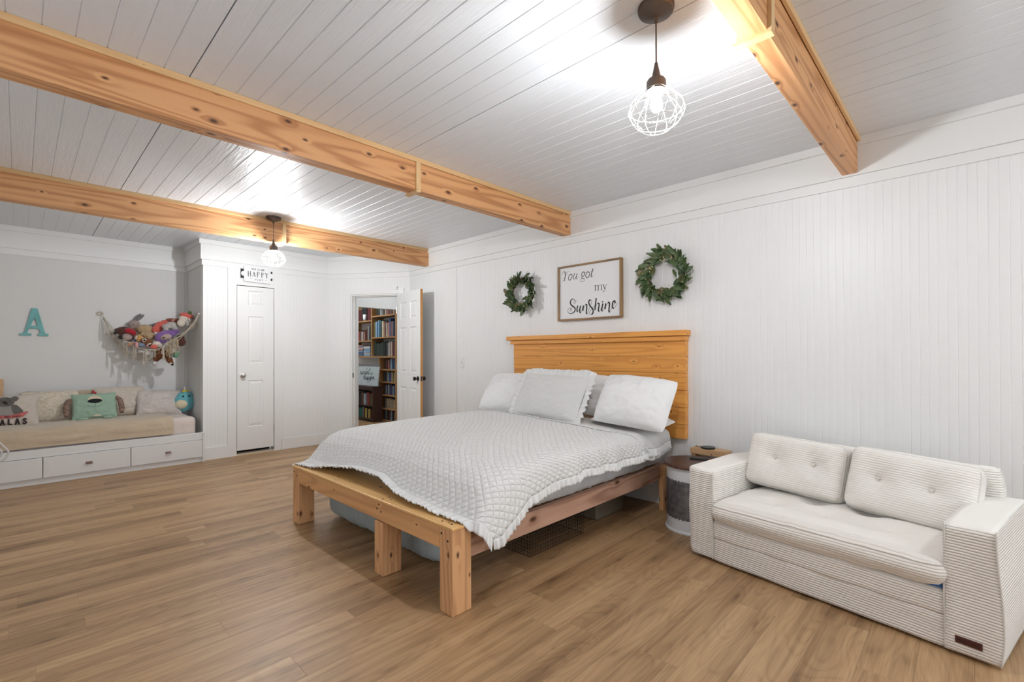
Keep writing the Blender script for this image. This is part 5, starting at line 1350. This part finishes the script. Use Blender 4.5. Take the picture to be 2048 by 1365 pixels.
# ================================================================== toy hammock in the corner
def T(X, Y, y): return at(220+X/10.78, 620+Y/10.78, 1, y)
K = 1/1850.0
m_rope = simple('cream_cotton_rope', (0.62, 0.55, 0.44), 0.9, 0, 300, 0.001)
m_fringe = simple('tan_cotton_fringe', (0.50, 0.40, 0.27), 0.95, 0, 300, 0.001, 0.25, vscale=60)
HM = thing('toy_hammock', 'cream macrame net full of plush toys hung across the alcove corner', 'hammock', (1.1, 6.8, 1.3))
ringc = at(201, 627, 1, 7.105)
bm = NB(); tube(bm, [(ringc.x+0.022*cos(a), 7.105, ringc.z+0.018*sin(a)) for a in [2*pi*k/16 for k in range(16)]], 0.006, 6, closed=True); obj('ring', bm, m_rope, HM, smooth=True)
nail = Vector((1.462, 6.50, 1.700))
front = [ringc+Vector((0.01, 0, -0.015)), at(222, 652, 1, 6.99), at(238, 673, 1, 6.90), at(256, 684, 1, 6.82), at(272, 694, 1, 6.76), at(290, 699, 1, 6.70), at(311, 699.5, 1, 6.65), at(325, 694, 1, 6.62), at(340, 684, 1, 6.60), at(366, 668, 1, 6.56), at(384, 650, 1, 6.53), nail]
fr = smoothpts(front, 6)
bm = NB(); tube(bm, fr, 0.0032, 6); tube(bm, [p+Vector((0.006, -0.004, -0.010+0.006*sin(i))) for i, p in enumerate(fr)], 0.0025, 5); obj('front_rope', bm, m_rope, HM, smooth=True)
corner = Vector((1.45, 7.10, 1.62))
bm = NB()
def netp(s, t_):
    i = s*(len(fr)-1); a = int(min(i, len(fr)-2)); p = fr[a].lerp(fr[a+1], i-a)
    b_ = ringc.lerp(Vector((0.98, 7.11, 1.60)), min(1, s*2)) if s < 0.5 else Vector((0.98, 7.11, 1.60)).lerp(Vector((1.45, 6.95, 1.60)), (s-0.5)*2)
    b_ = Vector((b_.x, b_.y, min(b_.z, p.z+0.012)))
    q = p.lerp(b_, t_); q.z -= 0.135*sin(pi*t_)**0.8*sin(pi*min(1, max(0, s)))**0.7
    q.x = min(q.x, 1.462); q.y = min(q.y, 7.118); return q
for k in range(1, 22): tube(bm, [netp(k/22+0.02*sin(9*t_), t_) for t_ in [j/12 for j in range(13)]], 0.0016, 4)
for j in range(1, 9): tube(bm, [netp(s, j/9) for s in [k/40 for k in range(1, 40)]], 0.0016, 4)
obj('net', bm, m_rope, HM, smooth=True)
def tassel(top, L, n=5, spread=0.012, m=None, r=0.0016, seed=0):
    rnd = random.Random(seed); bm = NB(); top = Vector(top)
    ball(bm, top, 0.006, 8)
    for k in range(n):
        dx, dy = rnd.uniform(-spread, spread), rnd.uniform(-spread, spread); l = L*rnd.uniform(0.85, 1.08)
        pts = [top, top+Vector((dx*0.5, dy*0.5, -l*0.4)), top+Vector((dx*1.1, dy, -l*0.8)), top+Vector((dx*1.5, dy*1.3, -l))]
        tube(bm, smoothpts(pts, 3), r, 4); ball(bm, pts[-1], r*1.8, 6)
    return obj('tassel', bm, m or m_rope, HM, smooth=True)
for i, (X, Y, L) in enumerate(((300, 650, 300), (370, 690, 290), (510, 800, 280), (555, 800, 230), (730, 850, 340), (775, 870, 250), (965, 860, 150), (1160, 800, 270), (1130, 800, 160))):
    u = 220+X/10.78; yy_ = pl(u, [(201, 7.1), (222, 6.99), (256, 6.81), (290, 6.69), (325, 6.61), (366, 6.55), (400, 6.5)]); tassel(T(X, Y, yy_), L*K, 6 if X != 1160 else 12, 0.010, seed=i)
for i, (u, v, L, y) in enumerate(((211, 640, 0.16, 7.04), (218, 652, 0.13, 7.0), (226, 662, 0.12, 6.97))): tassel(at(u, v, 1, y), L, 6, 0.010, seed=20+i)
rnd = random.Random(5); bm = NB()
for k in range(70):
    X = rnd.uniform(1210, 1480); Y = rnd.uniform(560, 800)+(1480-X)*0.35; p = T(X, Y, 6.60+rnd.uniform(-0.02, 0.02)); L = rnd.uniform(0.05, 0.13)
    tube(bm, smoothpts([p, p+Vector((rnd.uniform(-.012, .012), rnd.uniform(-.01, .01), -L*0.5)), p+Vector((rnd.uniform(-.02, .02), rnd.uniform(-.015, .015), -L))], 3), 0.0022, 4)
obj('fringe', bm, m_fringe, HM, smooth=True, label='thick tan fringe')
bm = NB()
for k in range(9):
    e = T(1690+k*22, 400+(k % 3)*30, 6.60+0.01*k); tube(bm, smoothpts([nail, nail+Vector((-0.03, 0.0, -0.06)), nail.lerp(e, 0.5)+Vector((0, 0, -0.02)), e], 3), 0.0020, 4)
obj('hanging_cords', bm, m_rope, HM, smooth=True)
bm = NB(); box(bm, 1.455, 1.475, 6.490, 6.505, 1.692, 1.708); obj('hook', bm, m_steel, HM)

TG = 'plush toys heaped in the corner hammock'
brown = fur('dark_brown_plush', (0.085, 0.028, 0.018)); redm = fur('red_plush', (0.34, 0.012, 0.022)); tanp = fur('tan_plush', (0.42, 0.29, 0.16)); blackp = fur('black_plush', (0.015, 0.012, 0.012))
pinkg = fur('dusty_pink_plush', (0.36, 0.28, 0.25)); greyp = fur('grey_plush', (0.20, 0.19, 0.19)); mustard = fur('ochre_plush', (0.52, 0.28, 0.08)); dkbr = fur('chestnut_plush', (0.16, 0.055, 0.018)); whitep = fur('white_plush', (0.70, 0.70, 0.70)); coral = fur('coral_plush', (0.62, 0.12, 0.09)); lgrey = fur('light_grey_plush', (0.40, 0.37, 0.34)); purp = fur('purple_plush', (0.20, 0.10, 0.30)); pinkp = fur('pink_plush', (0.58, 0.30, 0.30)); creamp = fur('cream_plush', (0.62, 0.54, 0.46)); blueg = fur('blue_grey_plush', (0.16, 0.22, 0.32)); greenp = fur('green_plush', (0.10, 0.28, 0.17)); leafg = fur('leaf_green_plush', (0.06, 0.13, 0.03))
def eyes(t, pts, r=0.0045):
    for p in pts:
        addp(t, 'eye', p, (r, r*0.6, r), m_bk)
# left: red and brown bear lying face down with pale face
c = T(350, 480, 6.93)
t = plush('plush_bear', 'dark brown plush bear in a red shirt at the left end of the hammock', [(c, (0.095, 0.055, 0.060), (0, 0.25, 0)), (T(390, 590, 6.88), (0.056, 0.045, 0.050), None), (T(230, 590, 6.90), (0.028, 0.025, 0.026), None), (T(115, 500, 6.95), (0.022, 0.02, 0.018), None), (T(190, 450, 6.95), (0.045, 0.028, 0.026), (0, 0.3, 0))], brown, group=TG)
addp(t, 'shirt', T(440, 480, 6.885), (0.062, 0.035, 0.040), redm, (0, 0.5, 0)); addp(t, 'face', T(370, 590, 6.845), (0.046, 0.022, 0.036), pinkg, (0, 0.2, 0)); addp(t, 'paw', T(118, 500, 6.935), (0.020, 0.018, 0.016), blackp); addp(t, 'paw', T(240, 590, 6.87), (0.024, 0.018, 0.024), blackp)
# grey pink bunny behind
t = plush('plush_bunny', 'dusty pink plush bunny with long grey ears sticking up behind the tan pig', [(T(520, 310, 7.06), (0.060, 0.045, 0.048), None), (T(520, 420, 7.06), (0.045, 0.04, 0.05), None)], pinkg, group=TG)
addp(t, 'ear', T(590, 165, 7.08), (0.018, 0.010, 0.058), greyp, (0, 0.65, 0)); addp(t, 'ear', T(650, 175, 7.06), (0.017, 0.010, 0.058), greyp, (0, 0.72, 0))
eyes(t, [T(500, 320, 7.012)], 0.004)
# tan pig
t = plush('plush_pig', 'large tan plush pig lying in the middle of the hammock', [(T(770, 440, 6.92), (0.090, 0.070, 0.065), (0, 0.2, 0)), (T(850, 570, 6.83), (0.064, 0.050, 0.050), (0, 0.2, 0)), (T(620, 420, 6.98), (0.05, 0.04, 0.035), None)], tanp, group=TG)
addp(t, 'ear', T(715, 520, 6.82), (0.026, 0.010, 0.018), tanp, (0, -0.6, 0)); addp(t, 'ear', T(1000, 510, 6.82), (0.026, 0.010, 0.014), creamp, (0, 0.5, 0)); eyes(t, [T(800, 570, 6.783), T(935, 555, 6.79)], 0.005)
# ochre lion cub
t = plush('plush_cub', 'small ochre plush cub peeking out below the tan pig', [(T(645, 625, 6.80), (0.042, 0.036, 0.036), None), (T(580, 570, 6.82), (0.014, 0.01, 0.014), None), (T(640, 545, 6.82), (0.014, 0.01, 0.012), None)], mustard, group=TG)
addp(t, 'cheek', T(568, 605, 6.79), (0.014, 0.014, 0.022), creamp); eyes(t, [T(610, 595, 6.775)], 0.004)
# chestnut owl with ringed eye
t = plush('plush_owl', 'chestnut brown plush owl with one white ringed eye low in the hammock', [(T(800, 700, 6.76), (0.068, 0.040, 0.045), (0, 0.5, 0)), (T(740, 660, 6.76), (0.035, 0.03, 0.03), None)], dkbr, group=TG)
addp(t, 'eye_ring', T(742, 660, 6.728), (0.021, 0.006, 0.021), creamp); addp(t, 'eye', T(742, 660, 6.722), (0.011, 0.004, 0.011), m_bk); addp(t, 'beak', T(850, 740, 6.71), (0.022, 0.010, 0.009), creamp, (0, -0.3, 0)); addp(t, 'paw', T(805, 775, 6.70), (0.012, 0.01, 0.009), pinkp, (0, 0.4, 0))
# small toys at the bottom of the net
t = plush('plush_mouse', 'small blue grey plush toy under the chestnut owl in the hammock', [(T(680, 760, 6.74), (0.034, 0.025, 0.022), None), (T(640, 750, 6.75), (0.018, 0.015, 0.015), None)], blueg, group=TG)
t = plush('plush_bird', 'small pink plush toy left of the blue grey one against the front rope', [(T(580, 765, 6.75), (0.020, 0.020, 0.030), None), (T(570, 720, 6.75), (0.018, 0.018, 0.016), None)], pinkp, group=TG)
t = plush('plush_mouse', 'tiny blue plush toy under the bear at the left of the hammock', [(T(520, 665, 6.85), (0.026, 0.02, 0.018), None), (T(490, 690, 6.86), (0.022, 0.02, 0.014), None)], blueg, group=TG)
t = plush('plush_duck', 'small peach plush toy at the lowest left bend of the net', [(T(420, 740, 6.84), (0.022, 0.02, 0.030), None), (T(500, 710, 6.83), (0.022, 0.02, 0.014), None)], fur('peach_plush', (0.56, 0.30, 0.20)), group=TG)
# coral long toy
t = plush('plush_dinosaur', 'long coral red plush toy draped behind the light grey elephant', [(T(1020, 420, 6.86), (0.052, 0.045, 0.065), (0, 0.5, 0)), (T(1100, 340, 6.88), (0.060, 0.045, 0.050), None), (T(1190, 275, 6.92), (0.048, 0.04, 0.032), None)], coral, group=TG)
# grey toy behind the pig and coral one
t = plush('plush_koala', 'grey plush toy almost hidden between the tan pig and the coral toy', [(T(920, 370, 6.99), (0.05, 0.04, 0.035), None), (T(970, 340, 7.0), (0.04, 0.03, 0.03), None)], greyp, group=TG)
# elephant
t = plush('plush_elephant', 'light grey plush elephant lying above the purple toy', [(T(1330, 345, 6.78), (0.064, 0.050, 0.048), None), (T(1220, 370, 6.76), (0.048, 0.038, 0.036), None), (T(1210, 430, 6.74), (0.026, 0.024, 0.022), None), (T(1400, 400, 6.74), (0.03, 0.026, 0.028), None)], lgrey, group=TG); eyes(t, [T(1285, 410, 6.722)], 0.005)
# striped brown
t = plush('plush_snake', 'brown plush toy with striped back wedged behind the elephant', [(T(1360, 230, 6.90), (0.075, 0.035, 0.026), (0, 0.1, 0)), (T(1450, 250, 6.86), (0.03, 0.03, 0.035), None)], fur('rust_plush', (0.24, 0.07, 0.04)), group=TG)
addp(t, 'stripes', T(1390, 235, 6.867), (0.028, 0.010, 0.018), fur('striped_knit', (0.50, 0.26, 0.20), 0.5))
# purple toy with pink face
t = plush('plush_octopus', 'purple plush toy with pinkish face at the right of the tan pig', [(T(1130, 600, 6.72), (0.075, 0.055, 0.070), (0, -0.3, 0)), (T(1250, 520, 6.74), (0.075, 0.045, 0.045), (0, 0.1, 0)), (T(1400, 470, 6.74), (0.05, 0.035, 0.03), None), (T(1040, 580, 6.76), (0.035, 0.03, 0.03), None)], purp, group=TG)
addp(t, 'face', T(1210, 590, 6.668), (0.056, 0.020, 0.034), pinkg, (0, -0.3, 0)); addp(t, 'eye', T(1165, 600, 6.645), (0.010, 0.004, 0.009), brown)
# strawberry hat duck
t = plush('plush_duck', 'cream plush duck in a coral beret with green leaf, topmost in the corner', [(T(1590, 190, 6.74), (0.052, 0.045, 0.048), None), (T(1530, 290, 6.72), (0.042, 0.04, 0.045), None)], creamp, group=TG)
addp(t, 'beret', T(1650, 125, 6.74), (0.075, 0.050, 0.034), coral, (0, 0.15, 0)); addp(t, 'leaf', T(1722, 65, 6.70), (0.021, 0.018, 0.022), leafg); eyes(t, [T(1622, 190, 6.697)], 0.005)
t = plush('plush_elephant', 'grey plush elephant beside the duck under the hanging cords', [(T(1680, 250, 6.74), (0.048, 0.042, 0.05), None), (T(1760, 210, 6.78), (0.035, 0.03, 0.04), None), (T(1700, 320, 6.71), (0.038, 0.033, 0.03), None)], lgrey, group=TG); addp(t, 'tusk', T(1710, 215, 6.69), (0.008, 0.008, 0.022), creamp, (0, -0.5, 0))
# cream and pink toy low
t = plush('plush_lamb', 'cream plush lamb with a pink red bow low in the middle of the net', [(T(1000, 735, 6.69), (0.042, 0.035, 0.030), (0, -0.2, 0)), (T(1050, 760, 6.70), (0.035, 0.03, 0.03), None)], creamp, group=TG); addp(t, 'bow', T(950, 800, 6.665), (0.036, 0.022, 0.026), coral)
t = plush('plush_seal', 'white fluffy plush ball hanging through the net at the bottom', [(T(815, 925, 6.76), (0.036, 0.036, 0.036), None), (T(640, 905, 6.79), (0.020, 0.02, 0.018), None), (T(720, 910, 6.78), (0.022, 0.02, 0.015), None)], whitep, group=TG)
# chestnut dog under the net
t = plush('plush_dog', 'chestnut plush dog hanging below the net with a white tail tip and black nose', [(T(1050, 950, 6.74), (0.050, 0.045, 0.080), (0, 0.2, 0)), (T(1000, 1050, 6.74), (0.035, 0.03, 0.04), None), (T(1180, 960, 6.74), (0.06, 0.04, 0.05), None), (T(1280, 1080, 6.70), (0.034, 0.03, 0.046), (0, -0.4, 0)), (T(1330, 1150, 6.69), (0.022, 0.02, 0.022), None)], dkbr, group=TG)
addp(t, 'tail_tip', T(970, 1150, 6.73), (0.022, 0.018, 0.020), whitep); addp(t, 'nose', T(1345, 1185, 6.665), (0.014, 0.012, 0.012), m_bk); addp(t, 'muzzle', T(1310, 1165, 6.672), (0.016, 0.012, 0.014), creamp)
t = plush('plush_frog', 'green plush toy at the lower right of the net', [(T(1410, 970, 6.72), (0.036, 0.03, 0.036), None), (T(1470, 930, 6.72), (0.025, 0.02, 0.02), None)], greenp, group=TG)
t = plush('plush_monkey', 'reddish brown plush toy at the right end behind the tan fringe', [(T(1540, 700, 6.76), (0.050, 0.04, 0.050), None), (T(1520, 620, 6.78), (0.045, 0.035, 0.05), None)], brown, group=TG)

# ================================================================== rooms beyond the open door
struct('wall_hall_right', panel_wall((5.8, 5.35, 0), (0, 1, 0), (-1, 0, 0), 4.3, z1=2.7, groove=False), m_wall)
struct('wall_hall_near', panel_wall((WX+0.1, 5.35, 0), (1, 0, 0), (0, 1, 0), 2.1, z1=2.7, groove=False), m_wall)
struct('wall_hall_left', panel_wall((3.02, 6.48, 0), (0, 1, 0), (1, 0, 0), 3.1, z1=2.7, groove=False, thick=0.04), m_wall)
struct('wall_hall_far', panel_wall((2.9, 9.6, 0), (1, 0, 0), (0, -1, 0), 2.95, z1=2.7, groove=False), m_wall)
bm = NB(); box(bm, 2.9, 5.9, 5.3, 9.7, 2.66, 2.7); struct('ceiling_hall', bm, m_wall)
struct('wall_hall_opening', panel_wall((3.02, 7.2, 0), (1, 0, 0), (0, -1, 0), 2.78, [(3.842-3.02, 4.70-3.02, 1.995)], z1=2.7), m_wall)
bm = NB(); box(bm, 3.735, 3.842, 7.186, 7.2, 0, 2.105); box(bm, 4.70, 4.80, 7.186, 7.2, 0, 2.105); box(bm, 3.842, 4.70, 7.1865, 7.2, 1.995, 2.105); struct('trim_13', bm, m_trim, bevel=0.002)
struct('wall_books', panel_wall((4.855, 7.30, 0), (0, 1, 0), (-1, 0, 0), 2.3, z1=2.7, thick=0.08), m_wall)
ceil_fill(4.3, 6.3, HALL, 2.66, 'unseen round fill light added to the hall ceiling beyond the open door'); ceil_fill(3.95, 8.25, HALL*1.3, 2.66, 'unseen round fill light added to the book room ceiling')  # both lamps are added out of view to brighten the bookshelves

m_case = wood('bookcase_oak', (0.48, 0.27, 0.11), (0.33, 0.17, 0.065), axis=1, knots=0.2, contrast=0.6)
m_casez = wood('bookcase_oak_upright', (0.48, 0.27, 0.11), (0.33, 0.17, 0.065), axis=2, knots=0.2, contrast=0.6)
BC = thing('bookcase', 'large oak bookcase full of books seen through the open doorway', 'bookcase', (4.72, 8.0, 0))
def bcx(nm, a, b_, c, d, m=m_case, x0=4.600, x1=4.850):
    bm = NB(); box(bm, x0, x1, a, b_, c, d); obj(nm, bm, m, BC, bevel=0.001)
bcx('upright', 7.278, 7.305, 0, 2.30, m_casez); bcx('upright', 8.100, 8.126, 1.187, 2.30, m_casez); bcx('upright', 7.832, 7.856, 0, 1.157, m_casez); bcx('upright', 8.95, 8.975, 1.187, 2.30, m_casez)
bcx('shelf', 7.305, 8.975, 1.157, 1.187)
for a, b_, zs_ in ((7.305, 8.100, (1.925, 1.527)), (8.126, 8.95, (1.853, 1.472)), (7.305, 7.832, (0.94, 0.714, 0.478, 0.233, 0.02))):
    for z in zs_: bcx('shelf', a, b_, z-0.012, z+0.012)
bcx('shelf', 7.278, 8.975, 2.30, 2.325)
DC = thing('small_bookcase', 'low dark brown bookcase standing left of the narrow oak shelves', 'bookcase', (4.49, 8.1, 0))
m_dark = wood('dark_walnut', (0.075, 0.032, 0.024), (0.035, 0.015, 0.012), axis=1, knots=0.2)
def dcx(nm, x0, x1, a, b_, c, d):
    bm = NB(); box(bm, x0, x1, a, b_, c, d); obj(nm, bm, m_dark, DC, bevel=0.001)
dcx('top', 4.385, 4.59, 7.700, 8.62, 0.612, 0.640); dcx('side', 4.40, 4.585, 7.709, 7.730, 0, 0.612); dcx('side', 4.40, 4.585, 8.58, 8.60, 0, 0.612); dcx('back', 4.57, 4.585, 7.73, 8.58, 0.03, 0.612)
dcx('shelf', 4.40, 4.57, 7.73, 8.58, 0.275, 0.295); dcx('shelf', 4.40, 4.57, 7.73, 8.58, 0.04, 0.06); dcx('apron', 4.395, 4.41, 7.73, 8.58, 0.570, 0.612)
m_deck = simple('bluish_white_board', (0.60, 0.68, 0.70), 0.6, var=0.08, vscale=12)
PS = thing('picture_sign', 'pale board sign with green wreath and dark script leaning on the dark bookcase', 'sign', (4.50, 8.06, 0.64))
PM = frame((4.515, 8.065, 0.835), (0, -1, 0), (0.10, 0, 1))
bm = NB(); box(bm, -0.37, 0.37, -0.193, 0.193, 0, 0.014, PM); obj('board', bm, m_deck, PS)
bm = NB(); box(bm, -0.375, 0.375, 0.170, 0.205, -0.004, 0.020, PM); obj('top_batten', bm, simple('grey_batten', (0.22, 0.20, 0.20), 0.8), PS)
bm = NB(); rnd = random.Random(2)
for k in range(60):
    a = rnd.uniform(0, 2*pi); r_ = 0.10+rnd.uniform(-0.03, 0.03); x, y = 0.02+r_*cos(a)*1.1, 0.0+r_*sin(a)*1.1
    ribbon(bm, [(x, y), (x+0.022*cos(a*3), y+0.022*sin(a*3+1))], 0.007, PM, 0.0145)
obj('wreath_print', bm, simple('sage_print', (0.16, 0.24, 0.17), 0.8), PS)
bm = NB()
for (x0, y0_, n_, w_) in ((-0.30, 0.035, 3, 0.05), (-0.14, 0.045, 4, 0.045), (-0.16, -0.055, 9, 0.045)):
    pts = []
    for k in range(n_*4+1):
        pts.append((x0+w_*k/4+0.008*sin(k*1.7), y0_+0.030*sin(k*pi/2)+0.008*cos(k*2.3)))
    ribbon(bm, pts, 0.008, PM, 0.0155)
obj('script_print', bm, m_ink, PS)

BCOL = {'dark green': (0.030, 0.045, 0.035), 'grey': (0.22, 0.22, 0.22), 'white': (0.60, 0.60, 0.58), 'beige': (0.45, 0.38, 0.28), 'mauve': (0.20, 0.10, 0.11), 'maroon': (0.10, 0.018, 0.018), 'light blue': (0.25, 0.40, 0.55), 'blue': (0.035, 0.09, 0.22), 'teal': (0.03, 0.12, 0.15), 'cream': (0.62, 0.52, 0.36), 'tan': (0.36, 0.24, 0.15), 'pink': (0.45, 0.22, 0.20), 'navy': (0.015, 0.04, 0.10), 'black': (0.012, 0.012, 0.013), 'red': (0.30, 0.035, 0.03), 'brown': (0.11, 0.05, 0.03), 'olive': (0.16, 0.14, 0.05), 'purple': (0.10, 0.07, 0.18), 'khaki': (0.33, 0.28, 0.17), 'yellow': (0.58, 0.48, 0.10), 'bottle green': (0.01, 0.14, 0.12)}
bmats = {k: simple('book_'+k.replace(' ', '_'), v, 0.55, 0, 0, 0, 0.15, vscale=40) for k, v in BCOL.items()}
ORD = ['first', 'second', 'third', 'fourth', 'fifth', 'sixth', 'seventh', 'eighth', 'ninth', 'tenth', 'eleventh', 'twelfth']
def bookrow(shelf, z, ystart, yend, cols, hs, x0=4.63, dep=0.17, wmin=0.02, wmax=0.04, lean=(), seed=0):
    """books from ystart (left in view, larger y) towards yend"""
    rnd = random.Random(seed); n = len(cols); ws = [rnd.uniform(wmin, wmax) for _ in cols]; sc = (ystart-yend-0.0015*n)/sum(ws); y = ystart
    for i, cname in enumerate(cols):
        w = ws[i]*sc; h = hs*rnd.uniform(0.84, 1.0) if isinstance(hs, (int, float)) else hs[i]
        d = dep*rnd.uniform(0.88, 1.0); xo = x0+rnd.uniform(0, 0.012)
        bm = NB(); M = None
        if i in lean: M = Matrix.Translation((0, y, z)) @ Matrix.Rotation(radians(-9), 4, 'X') @ Matrix.Translation((0, -y, -z))
        ww = w*(0.55 if i in lean else 1)
        box(bm, xo, xo+d, y-ww, y, z, z+h, M)
        o = obj('book', bm, bmats[cname], bevel=0.0015)
        o.rotation_mode = 'XYZ'
        a = cols[i-1] if i else None; b_ = cols[i+1] if i+1 < n else None
        if a and b_: l = f'{cname} book between {a} and {b_} ones {shelf}'
        if cols.count(cname) == n: l = f'{cname} book {ORD[i]} from the left {shelf}'
        elif a and b_: pass
        elif b_: l = f'leftmost book, {cname}, {shelf}'
        else: l = f'rightmost book, {cname}, {shelf}'
        tag(o, l, 'book', 'books '+shelf)
        y -= w+0.0015
bookrow('on the top right shelf', 1.938, 8.00, 7.33, ['dark green', 'black', 'dark green', 'grey', 'white', 'grey', 'black', 'beige', 'mauve', 'pink', 'maroon', 'mauve', 'brown', 'maroon', 'beige', 'brown'], 0.26, lean=(4, 6), seed=1)
bookrow('on the second right shelf', 1.540, 8.085, 7.32, ['olive', 'light blue', 'blue', 'light blue', 'teal', 'dark green', 'cream', 'tan', 'mauve', 'beige', 'pink', 'blue', 'mauve', 'tan', 'navy', 'blue'], [0.27, 0.29, 0.28, 0.31, 0.31, 0.29, 0.29, 0.26, 0.27, 0.25, 0.26, 0.33, 0.27, 0.27, 0.27, 0.27], seed=2)
bookrow('in the matching set on the third right shelf', 1.188, 8.090, 7.72, ['dark green']*9, 0.27, wmin=0.03, wmax=0.032, seed=3)
bookrow('past the matching set, third right shelf', 1.188, 7.715, 7.32, ['black', 'dark green', 'black', 'grey', 'white', 'mauve', 'beige', 'maroon', 'mauve', 'brown'], 0.28, seed=4)
bookrow('on the top left shelf', 1.866, 8.72, 8.14, ['maroon', 'black', 'maroon'], [0.22, 0.26, 0.24], wmin=0.06, wmax=0.08, seed=5)
bookrow('on the second left shelf', 1.485, 8.75, 8.14, ['black', 'red', 'brown', 'white', 'mauve', 'tan', 'maroon', 'brown', 'grey', 'dark green', 'black'], [0.22, 0.19, 0.20, 0.17, 0.20, 0.16, 0.21, 0.23, 0.26, 0.28, 0.28], seed=6)
nr = ['topmost narrow shelf', 'second narrow shelf', 'third narrow shelf', 'fourth narrow shelf', 'bottom narrow shelf']
for k, (z, cols) in enumerate(((0.953, ['black', 'brown', 'maroon', 'pink', 'brown', 'light blue', 'blue', 'navy', 'grey', 'black']), (0.727, ['blue', 'black', 'khaki', 'light blue', 'blue', 'purple', 'cream', 'olive', 'yellow', 'light blue', 'navy']), (0.491, ['blue', 'grey', 'light blue', 'navy', 'white', 'grey', 'blue', 'purple', 'grey', 'light blue', 'blue', 'grey', 'purple']), (0.246, ['black', 'grey', 'cream', 'beige', 'khaki', 'cream', 'grey', 'beige', 'cream', 'brown', 'cream']), (0.033, ['navy', 'grey', 'black', 'brown', 'light blue', 'black', 'grey', 'brown']))):
    bookrow('on the '+nr[k], z, 7.735, 7.315, cols, 0.185, x0=4.64, dep=0.13, wmin=0.016, wmax=0.028, seed=10+k)
bookrow('on the dark upper shelf', 0.296, 8.50, 7.78, ['brown', 'pink', 'red', 'white', 'black', 'black', 'brown', 'white', 'light blue', 'mauve', 'red', 'brown', 'olive'], 0.24, x0=4.415, dep=0.13, seed=20)
bookrow('on the dark lower shelf', 0.061, 8.30, 7.80, ['brown', 'bottle green', 'bottle green', 'grey', 'brown', 'yellow', 'black', 'yellow', 'brown'], 0.19, x0=4.415, dep=0.13, wmin=0.03, wmax=0.05, seed=21)
# stacks of magazines
rnd = random.Random(9)
for s, (y, n_) in enumerate(((8.63, 11), (8.34, 11))):
    z = 1.188
    for k in range(n_):
        h = rnd.uniform(0.012, 0.022); cname = rnd.choice(['light blue', 'white', 'grey', 'blue', 'light blue', 'white', 'pink']); bm = NB(); box(bm, 4.625+rnd.uniform(0, 0.01), 4.83, y-0.13+rnd.uniform(-.01, .01), y+0.12+rnd.uniform(-.01, .01), z, z+h)
        o = obj('magazine', bm, bmats[cname]); tag(o, f'{cname} magazine, {ORD[k]} from the bottom of the {"left" if s == 0 else "right"} stack on the long shelf', 'magazine', f'magazines in the {"left" if s == 0 else "right"} stack'); z += h+0.0006
bm = NB(); lathe(bm, [(0.022, 1.866), (0.030, 1.90), (0.034, 1.985)], (4.62, 8.40, 0), 20); o = obj('cup', bm, m_pan, smooth=True); tag(o, 'small white cup in front of the books on the top left oak shelf', 'cup')
